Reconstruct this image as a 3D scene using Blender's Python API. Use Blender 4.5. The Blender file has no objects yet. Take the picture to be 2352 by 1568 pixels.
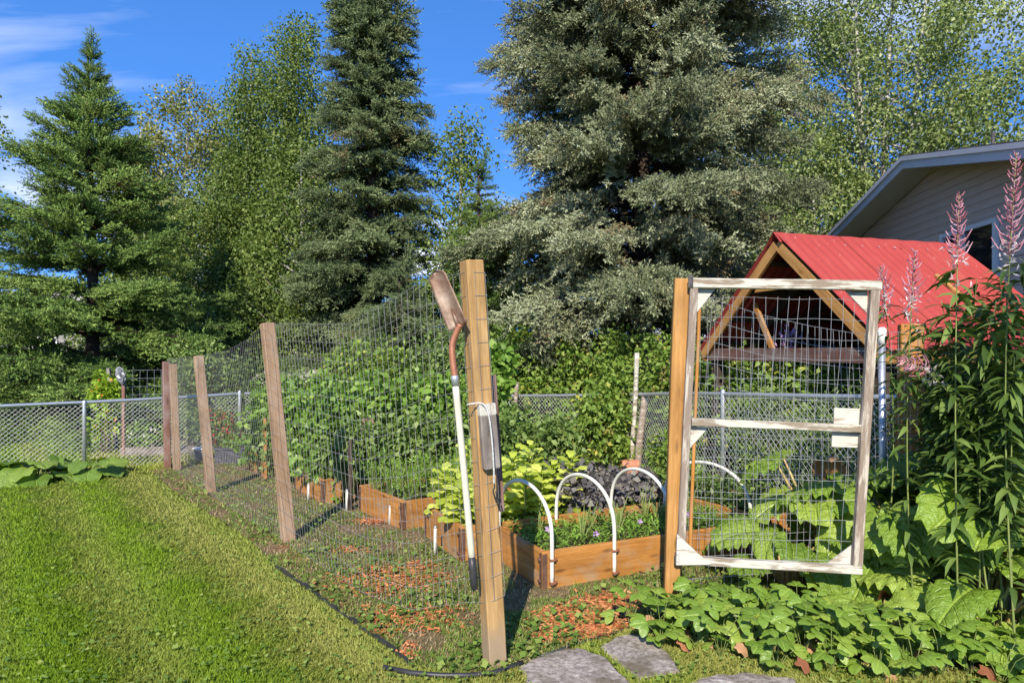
import bpy, math, random
import numpy as np
from mathutils import Vector, Matrix

random.seed(7); RNG = np.random.default_rng(11)
SC = bpy.context.scene
COL = SC.collection
R = math.radians

# ------------------------------------------------------------------ camera
HC, HOR, FPX, UC = 1.54, 810.0, 1568.0, 1176.0       # eye height, horizon row, focal length and centre column
cam = bpy.data.cameras.new('camera'); camo = bpy.data.objects.new('camera', cam); COL.objects.link(camo)
camo.location = (0, 0, HC); camo.rotation_euler = (R(90), 0, 0)
cam.sensor_width = 36; cam.lens = 36 * FPX / 2352; cam.shift_y = 26 / 2352
cam.clip_start = 0.05; cam.clip_end = 2000
SC.camera = camo
# ------------------------------------------------------------------ sky, sun, exposure
SUN_EL, SUN_AZ = 35.0, -9.6          # the sun stands behind the camera, a little to the left
world = bpy.data.worlds.new('World'); SC.world = world; world.use_nodes = True
wn = world.node_tree; wn.nodes.clear()
def nd(nt, typ, ins=None, **props):
    n = nt.nodes.new(typ)
    for k, v in props.items(): setattr(n, k, v)
    for k, v in (ins or {}).items():
        s = n.inputs[k]
        if isinstance(v, bpy.types.NodeSocket): nt.links.new(v, s)
        else: s.default_value = v
    return n
def mixc(nt, f, a, b, mode='MIX'):
    n = nt.nodes.new('ShaderNodeMix'); n.data_type = 'RGBA'; n.blend_type = mode
    for i, v in ((0, f), (6, a), (7, b)):
        if isinstance(v, bpy.types.NodeSocket): nt.links.new(v, n.inputs[i])
        else: n.inputs[i].default_value = v if i == 0 else (tuple(v) + (1,))[:4]
    return n.outputs[2]
def math_(nt, op, a, b=0.0, clamp=False):
    n = nt.nodes.new('ShaderNodeMath'); n.operation = op; n.use_clamp = clamp
    for i, v in ((0, a), (1, b)):
        if isinstance(v, bpy.types.NodeSocket): nt.links.new(v, n.inputs[i])
        else: n.inputs[i].default_value = v
    return n.outputs[0]
def ramp(nt, f, stops, interp='LINEAR'):
    n = nt.nodes.new('ShaderNodeValToRGB'); n.color_ramp.interpolation = interp
    e = n.color_ramp.elements
    while len(e) < len(stops): e.new(0.5)
    for el, (p, c) in zip(e, stops):
        el.position = p; el.color = (tuple(c) + (1,))[:4] if not isinstance(c, (int, float)) else (c, c, c, 1)
    nt.links.new(f, n.inputs[0]); return n.outputs[0]
sky = nd(wn, 'ShaderNodeTexSky', sky_type='NISHITA')
sky.sun_disc = False; sky.sun_elevation = R(SUN_EL); sky.sun_rotation = R(180 + SUN_AZ)
sky.altitude = 2500; sky.air_density = 1.0; sky.dust_density = 0.0; sky.ozone_density = 4.0
tc = nd(wn, 'ShaderNodeTexCoord')
sep = nd(wn, 'ShaderNodeSeparateXYZ', {0: tc.outputs['Generated']})
# clear dry air: the blue stays deep almost down to the horizon
zl = math_(wn, 'ADD', math_(wn, 'MULTIPLY', math_(wn, 'MAXIMUM', sep.outputs[2], 0.0), 0.75), 0.30)
sv = nd(wn, 'ShaderNodeCombineXYZ', {0: sep.outputs[0], 1: sep.outputs[1], 2: zl})
sn = nd(wn, 'ShaderNodeVectorMath', {0: sv.outputs[0]}, operation='NORMALIZE')
wn.links.new(sn.outputs[0], sky.inputs[0])
# wind-drawn cirrus: a stretched noise on the sky plane, everywhere overhead
zc = math_(wn, 'MAXIMUM', sep.outputs[2], 0.06)
px_ = math_(wn, 'DIVIDE', sep.outputs[0], zc); py_ = math_(wn, 'DIVIDE', sep.outputs[1], zc)
cmb = nd(wn, 'ShaderNodeCombineXYZ', {0: px_, 1: py_, 2: 0.0})
mp = nd(wn, 'ShaderNodeMapping', {'Vector': cmb.outputs[0], 'Rotation': (0, 0, R(20)), 'Scale': (0.30, 0.85, 1), 'Location': (8.1, 6.2, 0)})
cn = nd(wn, 'ShaderNodeTexNoise', {'Vector': mp.outputs[0], 'Scale': 0.85, 'Detail': 8.0, 'Roughness': 0.56, 'Distortion': 0.7})
cirrus = ramp(wn, cn.outputs[0], [(0.50, 0.0), (0.70, 0.5), (0.85, 0.8)])
# low cumulus banks near the horizon
mp2 = nd(wn, 'ShaderNodeMapping', {'Vector': tc.outputs['Generated'], 'Scale': (2.2, 2.2, 7.0), 'Location': (0.45, 0.3, 0.0)})
cn2 = nd(wn, 'ShaderNodeTexNoise', {'Vector': mp2.outputs[0], 'Scale': 1.6, 'Detail': 5.0, 'Roughness': 0.5})
low = ramp(wn, sep.outputs[2], [(0.0, 1.0), (0.16, 0.8), (0.24, 0.0)])
cum = math_(wn, 'MULTIPLY', ramp(wn, cn2.outputs[0], [(0.52, 0.0), (0.60, 1.0)]), low)
hsv = nd(wn, 'ShaderNodeHueSaturation', {'Hue': 0.505, 'Saturation': 1.2, 'Value': 1.4, 'Color': sky.outputs[0]})
skyc = mixc(wn, cirrus, hsv.outputs[0], (5.2, 5.5, 6.3))
skyc = mixc(wn, cum, skyc, (5.2, 5.3, 5.7))
bg = nd(wn, 'ShaderNodeBackground', {'Color': skyc, 'Strength': 0.15})
wo = nd(wn, 'ShaderNodeOutputWorld', {'Surface': bg.outputs[0]})
sl = bpy.data.lights.new('sun', 'SUN'); sl.energy = 4.8; sl.angle = R(0.55); sl.color = (1.0, 0.92, 0.78)
slo = bpy.data.objects.new('sun', sl); COL.objects.link(slo)
sdir = Vector((math.sin(R(SUN_AZ)) * math.cos(R(SUN_EL)), -math.cos(R(SUN_AZ)) * math.cos(R(SUN_EL)), math.sin(R(SUN_EL))))
slo.rotation_euler = sdir.to_track_quat('Z', 'Y').to_euler(); slo.location = sdir * 40
SC.view_settings.view_transform = 'Standard'; SC.view_settings.look = 'None'
SC.view_settings.exposure = 0.72; SC.view_settings.gamma = 1.0; SC.view_settings.use_curve_mapping = False
SC.cycles.max_bounces = 4; SC.cycles.diffuse_bounces = 2; SC.cycles.glossy_bounces = 2
SC.cycles.transmission_bounces = 4; SC.cycles.transparent_max_bounces = 4
SC.cycles.sample_clamp_indirect = 6.0
SC.cycles.use_denoising = True
try:
    SC.cycles.denoiser = 'OPENIMAGEDENOISE'; SC.cycles.denoising_prefilter = 'ACCURATE'
except Exception: pass

# ------------------------------------------------------------------ helpers
def at(u, v, y):
    "a point of the place at distance y along the view"
    return Vector(((u - UC) * y / FPX, y, HC - (v - HOR) * y / FPX))
def gp(u, v, z=0.0):
    y = (HC - z) * FPX / (v - HOR); return Vector(((u - UC) * y / FPX, y, z))
def tag(o, label=None, cat=None, group=None, kind=None):
    if label: o['label'] = label
    if cat: o['category'] = cat
    if group: o['group'] = group
    if kind: o['kind'] = kind
    return o
def thing(name, label, cat, loc, group=None):
    o = bpy.data.objects.new(name, None); COL.objects.link(o)
    o.location = loc; o.empty_display_size = 0.1
    return tag(o, label, cat, group)
def wmat(o):
    "world matrix without a depsgraph update"
    m = o.matrix_basis.copy()
    if o.parent: m = wmat(o.parent) @ o.matrix_parent_inverse @ m
    return m
def put(o, parent=None, mw=None):
    COL.objects.link(o)
    if parent is not None:
        o.parent = parent; o.matrix_parent_inverse = wmat(parent).inverted()
    if mw is not None: o.matrix_basis = mw
    return o
def mesh(name, V, F, mat, rnd=None, smooth=False):
    "F: an (n,3) or (n,4) array, or a list of faces of any size"
    me = bpy.data.meshes.new(name)
    V = np.asarray(V, dtype=np.float32).reshape(-1, 3)
    if isinstance(F, np.ndarray):
        n, k = F.shape
        me.vertices.add(len(V)); me.vertices.foreach_set('co', V.ravel())
        me.loops.add(n * k); me.loops.foreach_set('vertex_index', F.astype(np.int32).ravel())
        me.polygons.add(n); me.polygons.foreach_set('loop_start', np.arange(0, n * k, k, dtype=np.int32))
    else:
        n = len(F); me.from_pydata(V.tolist(), [], F)
    if rnd is not None:
        a = me.attributes.new('rnd', 'FLOAT', 'FACE'); a.data.foreach_set('value', np.asarray(rnd, dtype=np.float32))
    me.update(calc_edges=True)
    if smooth: me.polygons.foreach_set('use_smooth', np.ones(n, dtype=bool))
    if mat: me.materials.append(mat)
    return me
def obj(name, me, parent=None, mw=None):
    return put(bpy.data.objects.new(name, me), parent, mw)

class MB:
    "collects pieces of one mesh"
    def __init__(s): s.V = []; s.F = []; s.n = 0; s.r = []
    def add(s, V, F, r=0.5):
        V = np.asarray(V, dtype=float).reshape(-1, 3); s.V.append(V)
        for f in F: s.F.append([i + s.n for i in f]); s.r.append(r)
        s.n += len(V)
    def box(s, c, sx, sy, sz, rz=0.0, r=0.5, mat=None):
        V = np.array([[x, y, z] for x in (-sx/2, sx/2) for y in (-sy/2, sy/2) for z in (-sz/2, sz/2)])
        m = np.array(Matrix.Rotation(rz, 3, 'Z') if mat is None else mat)
        s.add(V @ m.T + np.array(c), [(0,1,3,2),(4,6,7,5),(0,4,5,1),(2,3,7,6),(0,2,6,4),(1,5,7,3)], r)
    def tube(s, pts, rad, seg=6, cap=True, r=0.5):
        P = np.array([tuple(p) for p in pts], dtype=float); n = len(P)
        rad = np.broadcast_to(np.asarray(rad, dtype=float), (n,))
        T = np.gradient(P, axis=0); T /= np.linalg.norm(T, axis=1)[:, None] + 1e-12
        a = np.array([0, 0, 1.0]) if abs(T[0][2]) < 0.9 else np.array([1.0, 0, 0])
        V = []
        N = np.cross(T[0], a); N /= np.linalg.norm(N)
        for i in range(n):
            N = N - T[i] * (N @ T[i]); N /= np.linalg.norm(N) + 1e-12
            B = np.cross(T[i], N)
            for k in range(seg):
                q = 2 * math.pi * k / seg
                V.append(P[i] + rad[i] * (math.cos(q) * N + math.sin(q) * B))
        F = [(i*seg+k, i*seg+(k+1) % seg, (i+1)*seg+(k+1) % seg, (i+1)*seg+k) for i in range(n-1) for k in range(seg)]
        if cap: F += [tuple(range(seg-1, -1, -1)), tuple(range((n-1)*seg, n*seg))]
        s.add(V, F, r)
    def build(s, name, mat, parent=None, smooth=False, mw=None):
        me = mesh(name, np.concatenate(s.V), s.F, mat, s.r, smooth)
        return obj(name, me, parent, mw)

def frame(x, n):
    "rotation with X along x and Z near n"
    x = Vector(x).normalized(); n = Vector(n); z = (n - x * n.dot(x)).normalized(); y = z.cross(x)
    return Matrix((x, y, z)).transposed()
def board(name, p0, p1, w, t, mat, parent=None, n=(0, -1, 0), ch=0.004, warp=0.002, seg=6, taper=1.0):
    "a sawn board from p0 to p1: w wide, t thick (thickness along n), with eased edges and a little warp; its own X runs along the grain"
    p0 = Vector(p0); p1 = Vector(p1); L = (p1 - p0).length
    a, b = w / 2, t / 2
    ch = min(ch, a * .4, b * .4)
    prof = [(-a+ch, -b), (a-ch, -b), (a, -b+ch), (a, b-ch), (a-ch, b), (-a+ch, b), (-a, b-ch), (-a, -b+ch)]
    V = []; F = []
    xs = [0, ch] + [L * i / seg for i in range(1, seg)] + [L - ch, L]
    ph = random.random() * 6
    for i, x in enumerate(xs):
        k = (0.94 if i in (0, len(xs)-1) else 1.0) * (1 + (taper - 1) * x / L)
        dy = warp * math.sin(x * 2.3 + ph); dz = warp * math.cos(x * 1.7 + ph)
        for (y, z) in prof:
            V.append((x, y * k + dy + random.uniform(-1, 1) * .0006, z * k + dz + random.uniform(-1, 1) * .0006))
    m = len(xs)
    for i in range(m-1):
        for k in range(8):
            F.append((i*8+k, i*8+(k+1) % 8, (i+1)*8+(k+1) % 8, (i+1)*8+k))
    F += [tuple(range(7, -1, -1)), tuple(range((m-1)*8, m*8))]
    mw = frame(p1 - p0, n).to_4x4(); mw.translation = p0
    return obj(name, mesh(name, V, F, mat), parent, mw)

def unit(a): return a / (np.linalg.norm(a, axis=-1, keepdims=True) + 1e-9)
def frames(d, nrm):
    "columns: side, direction (template Y), normal (template Z)"
    y = unit(d); x = unit(np.cross(y, nrm)); z = np.cross(x, y)
    return np.stack([x, y, z], axis=-1)
def scatter(tv, tf, loc, Rm, s):
    "copies of a template joined into one array pair"
    tv = np.asarray(tv, float); tf = np.asarray(tf, int); n = len(loc)
    s = np.broadcast_to(np.asarray(s, float), (n,))
    V = np.einsum('nij,vj->nvi', Rm, tv) * s[:, None, None] + np.asarray(loc)[:, None, :]
    F = tf[None] + (np.arange(n) * len(tv))[:, None, None]
    return V.reshape(-1, 3), F.reshape(-1, tf.shape[1])
def cat(parts):
    Vs, Fs, rs, o = [], [], [], 0
    for V, F, r in parts:
        Vs.append(V); Fs.append(F + o); rs.append(r); o += len(V)
    return np.concatenate(Vs), np.concatenate(Fs), np.concatenate(rs)
def rdir(n, zmin=-1, zmax=1):
    z = RNG.uniform(zmin, zmax, n); a = RNG.uniform(0, 2*np.pi, n); r = np.sqrt(1 - z*z)
    return np.stack([r*np.cos(a), r*np.sin(a), z], -1)

# leaf templates (triangles), Y along the leaf, Z its normal
def leaf_t(w=.6, fold=.12, droop=.1):
    return (np.array([[0,0,0],[w/2,.42,fold],[0,.5,0],[-w/2,.42,fold],[0,1,-droop]]),
            np.array([[0,1,2],[0,2,3],[1,4,2],[2,4,3]]))
LEAF = leaf_t(); LEAF_N = leaf_t(.26, .04, .25); LEAF_R = leaf_t(.9, .1, .06)
KITE = (np.array([[0,0,0],[.33,.45,.1],[0,1,-.05],[-.33,.45,.1]]), np.array([[0,1,2],[0,2,3]]))
BLADE = (np.array([[-.5,0,0],[.5,0,0],[.3,.55,.12],[0,1,.42]]), np.array([[0,1,2],[0,2,3]]))
def shoot_t(k=10, r=.27, seed=1):
    g = np.random.default_rng(seed); V = []; F = []
    for i in range(k):
        th = i * 2.4 + g.uniform(-.4, .4); a = i / k * .72
        d = np.array([math.cos(th), 0, math.sin(th)]); rr = r * (1 - .35 * a)
        sd = np.array([-d[2], 0, d[0]]) * .075
        b = len(V); V += [np.array([0, a, 0]) - sd, np.array([0, a + .20, 0]) + sd, d * rr + np.array([0, a + .36, 0])]
        F.append([b, b+1, b+2])
    return np.array(V), np.array(F)
SHOOT = shoot_t()

# ------------------------------------------------------------------ materials
MATS = {}
def newmat(name):
    m = bpy.data.materials.new(name); m.use_nodes = True; nt = m.node_tree; nt.nodes.clear(); MATS[name] = m
    return m, nt
def finish(nt, bsdf, disp=None):
    o = nd(nt, 'ShaderNodeOutputMaterial', {'Surface': bsdf})
def princ(nt, col, rough=.6, spec=.3, bump=None, bstr=.3, bdist=.01, **kw):
    ins = {'Roughness': rough, 'Specular IOR Level': spec}; ins.update(kw)
    p = nd(nt, 'ShaderNodeBsdfPrincipled', ins)
    if isinstance(col, bpy.types.NodeSocket): nt.links.new(col, p.inputs['Base Color'])
    else: p.inputs['Base Color'].default_value = (tuple(col) + (1,))[:4]
    if bump is not None:
        b = nd(nt, 'ShaderNodeBump', {'Height': bump, 'Strength': bstr, 'Distance': bdist}); nt.links.new(b.outputs[0], p.inputs['Normal'])
    return p.outputs[0]
def noise(nt, vec, scale, detail=4, rough=.55, dist=0.0):
    return nd(nt, 'ShaderNodeTexNoise', {'Vector': vec, 'Scale': scale, 'Detail': float(detail), 'Roughness': rough, 'Distortion': dist}).outputs[0]
def vmap(nt, vec, scale=(1,1,1), loc=(0,0,0)):
    return nd(nt, 'ShaderNodeMapping', {'Vector': vec, 'Scale': scale, 'Location': loc}).outputs[0]
def ocoord(nt, rand=True):
    t = nd(nt, 'ShaderNodeTexCoord').outputs['Object']
    if not rand: return t
    oi = nd(nt, 'ShaderNodeObjectInfo'); m = math_(nt, 'MULTIPLY', oi.outputs['Random'], 37.0)
    c = nd(nt, 'ShaderNodeCombineXYZ', {0: 0.0, 1: m, 2: m})
    return nd(nt, 'ShaderNodeVectorMath', {0: t, 1: c.outputs[0]}, operation='ADD').outputs[0]
def wood(name, c0, c1, c2, knots=True, rough=.75, grey=0.0, greycol=(.30,.27,.23), foot=0.0):
    "sawn timber: long grain along X, knots, silvered patches; foot = length of the weathered foot of a post"
    m, nt = newmat(name); v = ocoord(nt)
    g1 = noise(nt, vmap(nt, v, (1.0, 16, 16)), 2.2, 5, .6, .4)
    g2 = noise(nt, vmap(nt, v, (2.2, 90, 90)), 2.0, 3, .6)
    col = ramp(nt, g1, [(.28, c0), (.5, c1), (.72, c2)])
    col = mixc(nt, math_(nt, 'MULTIPLY', g2, .72), col, tuple(x * .55 for x in c0))
    big = noise(nt, vmap(nt, v, (1.1, 2.5, 2.5)), 2.6, 5, .62)
    col = mixc(nt, ramp(nt, big, [(.40, .0), (.66, .5)]), col, tuple(x * .42 for x in c0))
    if knots:
        vo = nd(nt, 'ShaderNodeTexVoronoi', {'Vector': vmap(nt, v, (2.6, 9, 9)), 'Scale': 1.0, 'Randomness': 1.0})
        k = ramp(nt, vo.outputs['Distance'], [(.05, 1.0), (.16, 0.0)])
        col = mixc(nt, math_(nt, 'MULTIPLY', k, .75), col, tuple(x * .25 for x in c0))
    if grey > 0:
        w = noise(nt, vmap(nt, v, (1.6, 3, 3)), 2.0, 4, .6)
        w = ramp(nt, w, [(.62 - grey * .4, 0.0), (.8 - grey * .3, 1.0)])
        gc = mixc(nt, g1, tuple(x * .7 for x in greycol), greycol)
        col = mixc(nt, w, col, gc)
    if foot > 0:
        lx = nd(nt, 'ShaderNodeSeparateXYZ', {0: nd(nt, 'ShaderNodeTexCoord').outputs['Object']}).outputs[0]
        e = math_(nt, 'ADD', lx, math_(nt, 'MULTIPLY', math_(nt, 'SUBTRACT', g1, .5), foot * 2.2))
        w = ramp(nt, math_(nt, 'DIVIDE', e, foot), [(.55, 1.0), (1.0, 0.0)])
        col = mixc(nt, math_(nt, 'MULTIPLY', w, .7), col, mixc(nt, g2, (.16,.12,.08), (.36,.29,.21)))
    finish(nt, princ(nt, col, rough, .25, math_(nt, 'ADD', g2, g1), .35, .004)); return m
def flaky(name, paint, under, amount=.5, rough=.7):
    "old paint flaking along the grain"
    m, nt = newmat(name); v = ocoord(nt)
    g = noise(nt, vmap(nt, v, (1.4, 9, 9)), 3.2, 6, .65, .3); h = noise(nt, vmap(nt, v, (4, 60, 60)), 2, 3, .6)
    w = ramp(nt, math_(nt, 'ADD', g, math_(nt, 'MULTIPLY', math_(nt, 'SUBTRACT', h, .5), .35)), [(.60 - amount * .25, 0.0), (.68 - amount * .2, 1.0)])
    pc = mixc(nt, noise(nt, v, 9, 4), paint, tuple(x * .82 for x in paint))
    uc = mixc(nt, h, tuple(x * .6 for x in under), under)
    finish(nt, princ(nt, mixc(nt, w, pc, uc), rough, .25, math_(nt, 'SUBTRACT', h, math_(nt, 'MULTIPLY', w, .8)), .4, .003)); return m
def plain(name, c0, c1, scale=12, rough=.6, spec=.3, metal=0.0, bstr=.15):
    m, nt = newmat(name); v = ocoord(nt); n_ = noise(nt, v, scale, 5, .6)
    finish(nt, princ(nt, mixc(nt, ramp(nt, n_, [(.3, 0.0), (.7, 1.0)]), c0, c1), rough, spec, n_, bstr, .004, Metallic=metal)); return m
def leafm(name, stops, trans=.32, rough=.5, spec=.3, patch=None, pscale=.8, tint=1.25, gain=1.0, vary=0.0):
    "leaf surface: colour by each leaf's own number, light passing through; patch = a second colour in drifts"
    m, nt = newmat(name)
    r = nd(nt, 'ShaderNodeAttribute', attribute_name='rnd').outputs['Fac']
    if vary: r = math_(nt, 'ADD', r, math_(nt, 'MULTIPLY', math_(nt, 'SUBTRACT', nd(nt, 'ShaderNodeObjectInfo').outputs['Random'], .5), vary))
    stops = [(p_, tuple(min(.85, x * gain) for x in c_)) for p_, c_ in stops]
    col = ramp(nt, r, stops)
    if patch:
        n_ = noise(nt, nd(nt, 'ShaderNodeNewGeometry').outputs['Position'], pscale, 3, .6)
        jit = math_(nt, 'ADD', n_, math_(nt, 'MULTIPLY', math_(nt, 'SUBTRACT', r, .5), .18))
        col = mixc(nt, ramp(nt, jit, [(patch[1], 0.0), (patch[1] + .1, 1.0)]), col, patch[0])
    p = princ(nt, col, rough, spec)
    tcol = mixc(nt, 1.0, col, (tint, tint, tint * .55), 'MULTIPLY')
    t = nd(nt, 'ShaderNodeBsdfTranslucent', {'Color': tcol})
    mx = nd(nt, 'ShaderNodeMixShader', {0: trans, 1: p, 2: t.outputs[0]})
    finish(nt, mx.outputs[0]); return m
def veined(name, stops, trans=.25, rough=.42, scale=18, tint=1.2, spot=None, bd=.03):
    "large leaf: side veins and blotches drawn in the leaf's own coordinates, a tone of its own per leaf"
    m, nt = newmat(name); tcd = nd(nt, 'ShaderNodeTexCoord'); v = tcd.outputs['Object']
    oi = nd(nt, 'ShaderNodeObjectInfo')
    s_ = nd(nt, 'ShaderNodeSeparateXYZ', {0: v})
    ax = math_(nt, 'ABSOLUTE', s_.outputs[0])
    vein = math_(nt, 'SINE', math_(nt, 'MULTIPLY', math_(nt, 'SUBTRACT', s_.outputs[1], math_(nt, 'MULTIPLY', ax, .9)), scale * 2.2))
    vein = ramp(nt, vein, [(.90, 0.0), (1.0, 1.0)])
    mid = ramp(nt, ax, [(.012, 1.0), (.03, 0.0)])
    lines = math_(nt, 'MAXIMUM', math_(nt, 'MULTIPLY', vein, .5), mid)
    n_ = noise(nt, v, 9, 4, .6)
    f = math_(nt, 'ADD', math_(nt, 'MULTIPLY', n_, .5), math_(nt, 'MULTIPLY', oi.outputs['Random'], .55))
    col = ramp(nt, f, stops)
    col = mixc(nt, math_(nt, 'MULTIPLY', lines, .35), col, tuple(min(1, x * 1.5) for x in stops[-1][1]))
    if spot:
        col = mixc(nt, ramp(nt, noise(nt, v, 4.5, 5, .65), [(.66, 0.0), (.72, 1.0)]), col, spot)
    p = princ(nt, col, rough, .55, math_(nt, 'SUBTRACT', noise(nt, v, 13, 3), math_(nt, 'MULTIPLY', lines, .6)), .7, bd)
    t = nd(nt, 'ShaderNodeBsdfTranslucent', {'Color': mixc(nt, 1.0, col, (tint, tint, tint * .4), 'MULTIPLY')})
    finish(nt, nd(nt, 'ShaderNodeMixShader', {0: trans, 1: p, 2: t.outputs[0]}).outputs[0]); return m

W_POST = wood('post_wood', (.34,.185,.065), (.53,.325,.13), (.64,.45,.22), foot=.30)
W_GREY = wood('weathered_post_wood', (.27,.145,.072), (.42,.26,.14), (.52,.36,.22), grey=.45, greycol=(.42,.29,.19))
W_RED = wood('old_red_wood', (.17,.075,.052), (.27,.14,.10), (.36,.22,.17), grey=.5, greycol=(.30,.22,.20))
W_CEDAR = wood('stained_cedar', (.36,.145,.030), (.52,.235,.055), (.58,.29,.085), grey=.30, greycol=(.36,.25,.15))
W_GATEPOST = wood('orange_post_wood', (.36,.17,.045), (.50,.26,.08), (.60,.34,.13))
W_BEAM = wood('brown_beam', (.10,.050,.040), (.17,.085,.065), (.22,.12,.10), grey=.4, greycol=(.20,.15,.13))
W_DARK = wood('dark_plank', (.05,.035,.025), (.08,.058,.04), (.11,.085,.06))
W_OLD = wood('silvered_wood', (.17,.14,.12), (.26,.22,.19), (.33,.29,.25), grey=.4, greycol=(.34,.31,.28))
W_FENCE = wood('neighbour_cedar', (.30,.11,.03), (.42,.17,.05), (.50,.22,.07))
P_WHITE = flaky('flaking_white_paint', (.54,.52,.44), (.28,.22,.16), .55)
P_WORN = flaky('worn_white_paint', (.48,.43,.36), (.27,.21,.165), .9)
P_GUS = flaky('white_gusset_paint', (.52,.50,.44), (.36,.29,.22), .15)
PVC = plain('white_pvc', (.56,.55,.47), (.63,.62,.55), 9, .4, .4)
WIRE = plain('galvanised_wire', (.36,.36,.36), (.50,.50,.49), 20, .45, .5, .6)
WIRE_D = plain('weathered_wire', (.22,.215,.205), (.34,.33,.315), 20, .5, .4, .2)
GALV = plain('galvanised_steel', (.46,.48,.50), (.60,.62,.64), 30, .42, .5, .7)
CHAIN = plain('chain_link_wire', (.55,.56,.55), (.70,.71,.70), 30, .45, .5, .35)
DKMET = plain('dark_steel', (.07,.065,.06), (.15,.13,.12), 20, .5, .5, .6)
COPPER = plain('rusty_copper_strap', (.34,.13,.07), (.48,.21,.12), 25, .5, .5, .5)
BLACKP = plain('black_plastic', (.018,.018,.020), (.045,.045,.048), 20, .45, .4)
GREYP = plain('dark_grey_plastic', (.045,.045,.055), (.085,.085,.10), 12, .5, .4)
WHITEP = plain('white_plastic', (.70,.70,.68), (.80,.80,.78), 8, .4, .4)
HANDLE = plain('cream_handle', (.50,.48,.37), (.57,.55,.44), 12, .5, .3)
BRACKET = plain('brown_steel', (.09,.05,.035), (.20,.11,.075), 20, .6, .4, .4)
ROPE = plain('pale_rope', (.30,.29,.27), (.62,.61,.58), 130, .8, .2)
SOIL = plain('bed_soil', (.045,.032,.022), (.12,.085,.055), 14, .95, .1, 0, .8)
BARK_S = plain('spruce_bark', (.04,.030,.024), (.085,.065,.05), 9, .9, .1, 0, .8)
BARK_A = plain('pale_bark', (.22,.20,.16), (.52,.50,.44), 5, .85, .2, 0, .5)
TWIG = plain('brown_twig', (.10,.07,.045), (.17,.125,.08), 12, .85, .15)
STEM_G = plain('green_stem', (.12,.16,.04), (.20,.24,.07), 9, .6, .3)
STEM_R = plain('rhubarb_stalk', (.35,.32,.10), (.45,.22,.12), 5, .45, .4)

def rust_mat():
    m, nt = newmat('rusty_blade'); v = ocoord(nt)
    a = noise(nt, v, 14, 6, .65); b = noise(nt, v, 5, 4, .6, .5)
    c = ramp(nt, a, [(.3, (.10,.055,.035)), (.5, (.22,.15,.11)), (.7, (.33,.27,.21))])
    c = mixc(nt, ramp(nt, b, [(.45, 0.0), (.65, 1.0)]), c, (.14,.075,.045))
    finish(nt, princ(nt, c, .55, .4, a, .3, .003, Metallic=.35)); return m
RUST = rust_mat()
def roof_mat():
    m, nt = newmat('red_roof_metal'); v = ocoord(nt, False)
    a = noise(nt, v, 2.2, 5, .6); b = noise(nt, v, 26, 3, .5)
    c = mixc(nt, a, (.27,.036,.032), (.35,.060,.052))
    c = mixc(nt, ramp(nt, b, [(.70, 0.0), (.76, 1.0)]), c, (.50,.30,.25))
    st = noise(nt, vmap(nt, v, (9, .7, 1)), 1.6, 4, .6)
    c = mixc(nt, ramp(nt, st, [(.55, 0.0), (.8, .35)]), c, (.40,.12,.09))
    finish(nt, princ(nt, c, .72, .15, a, .15, .01)); return m
REDROOF = roof_mat()
def stone_mat():
    m, nt = newmat('paving_stone'); v = ocoord(nt)
    a = noise(nt, v, 40, 6, .7); b = noise(nt, v, 4, 5, .6)
    c = ramp(nt, a, [(.3, (.11,.09,.075)), (.5, (.29,.25,.22)), (.68, (.46,.41,.37))])
    c = mixc(nt, ramp(nt, b, [(.46, 0.0), (.62, .85)]), c, (.12,.095,.06))
    finish(nt, princ(nt, c, .9, .15, a, .8, .006)); return m
STONE = stone_mat()
BRICK = plain('brick', (.42,.16,.09), (.58,.27,.18), 30, .9, .15, 0, .5)

def ground_mat():
    m, nt = newmat('lawn_ground'); v = nd(nt, 'ShaderNodeTexCoord').outputs['Object']
    a = noise(nt, v, 18, 5, .65); b = noise(nt, v, 1.3, 4, .6)
    c = ramp(nt, a, [(.3, (.045,.060,.014)), (.55, (.10,.135,.028)), (.8, (.17,.20,.05))])
    c = mixc(nt, ramp(nt, b, [(.45, 0.0), (.7, .5)]), c, (.15,.14,.05))
    finish(nt, princ(nt, c, .95, .05, a, .6, .02)); return m
GROUND = ground_mat()
def plot_mat():
    m, nt = newmat('trodden_garden_soil'); v = nd(nt, 'ShaderNodeTexCoord').outputs['Object']
    a = noise(nt, v, 22, 6, .7); b = noise(nt, v, 2.4, 5, .6); d = noise(nt, vmap(nt, v, (1, 1, 1), (5, 3, 0)), 1.7, 5, .65)
    c = ramp(nt, a, [(.28, (.075,.052,.028)), (.5, (.18,.125,.070)), (.75, (.29,.21,.12))])
    c = mixc(nt, ramp(nt, b, [(.42, 0.0), (.6, .75)]), c, (.085,.10,.03))
    c = mixc(nt, ramp(nt, d, [(.56, 0.0), (.68, .6)]), c, (.30,.12,.05))
    finish(nt, princ(nt, c, .95, .05, a, .8, .02)); return m
PLOT = plot_mat()
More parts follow.
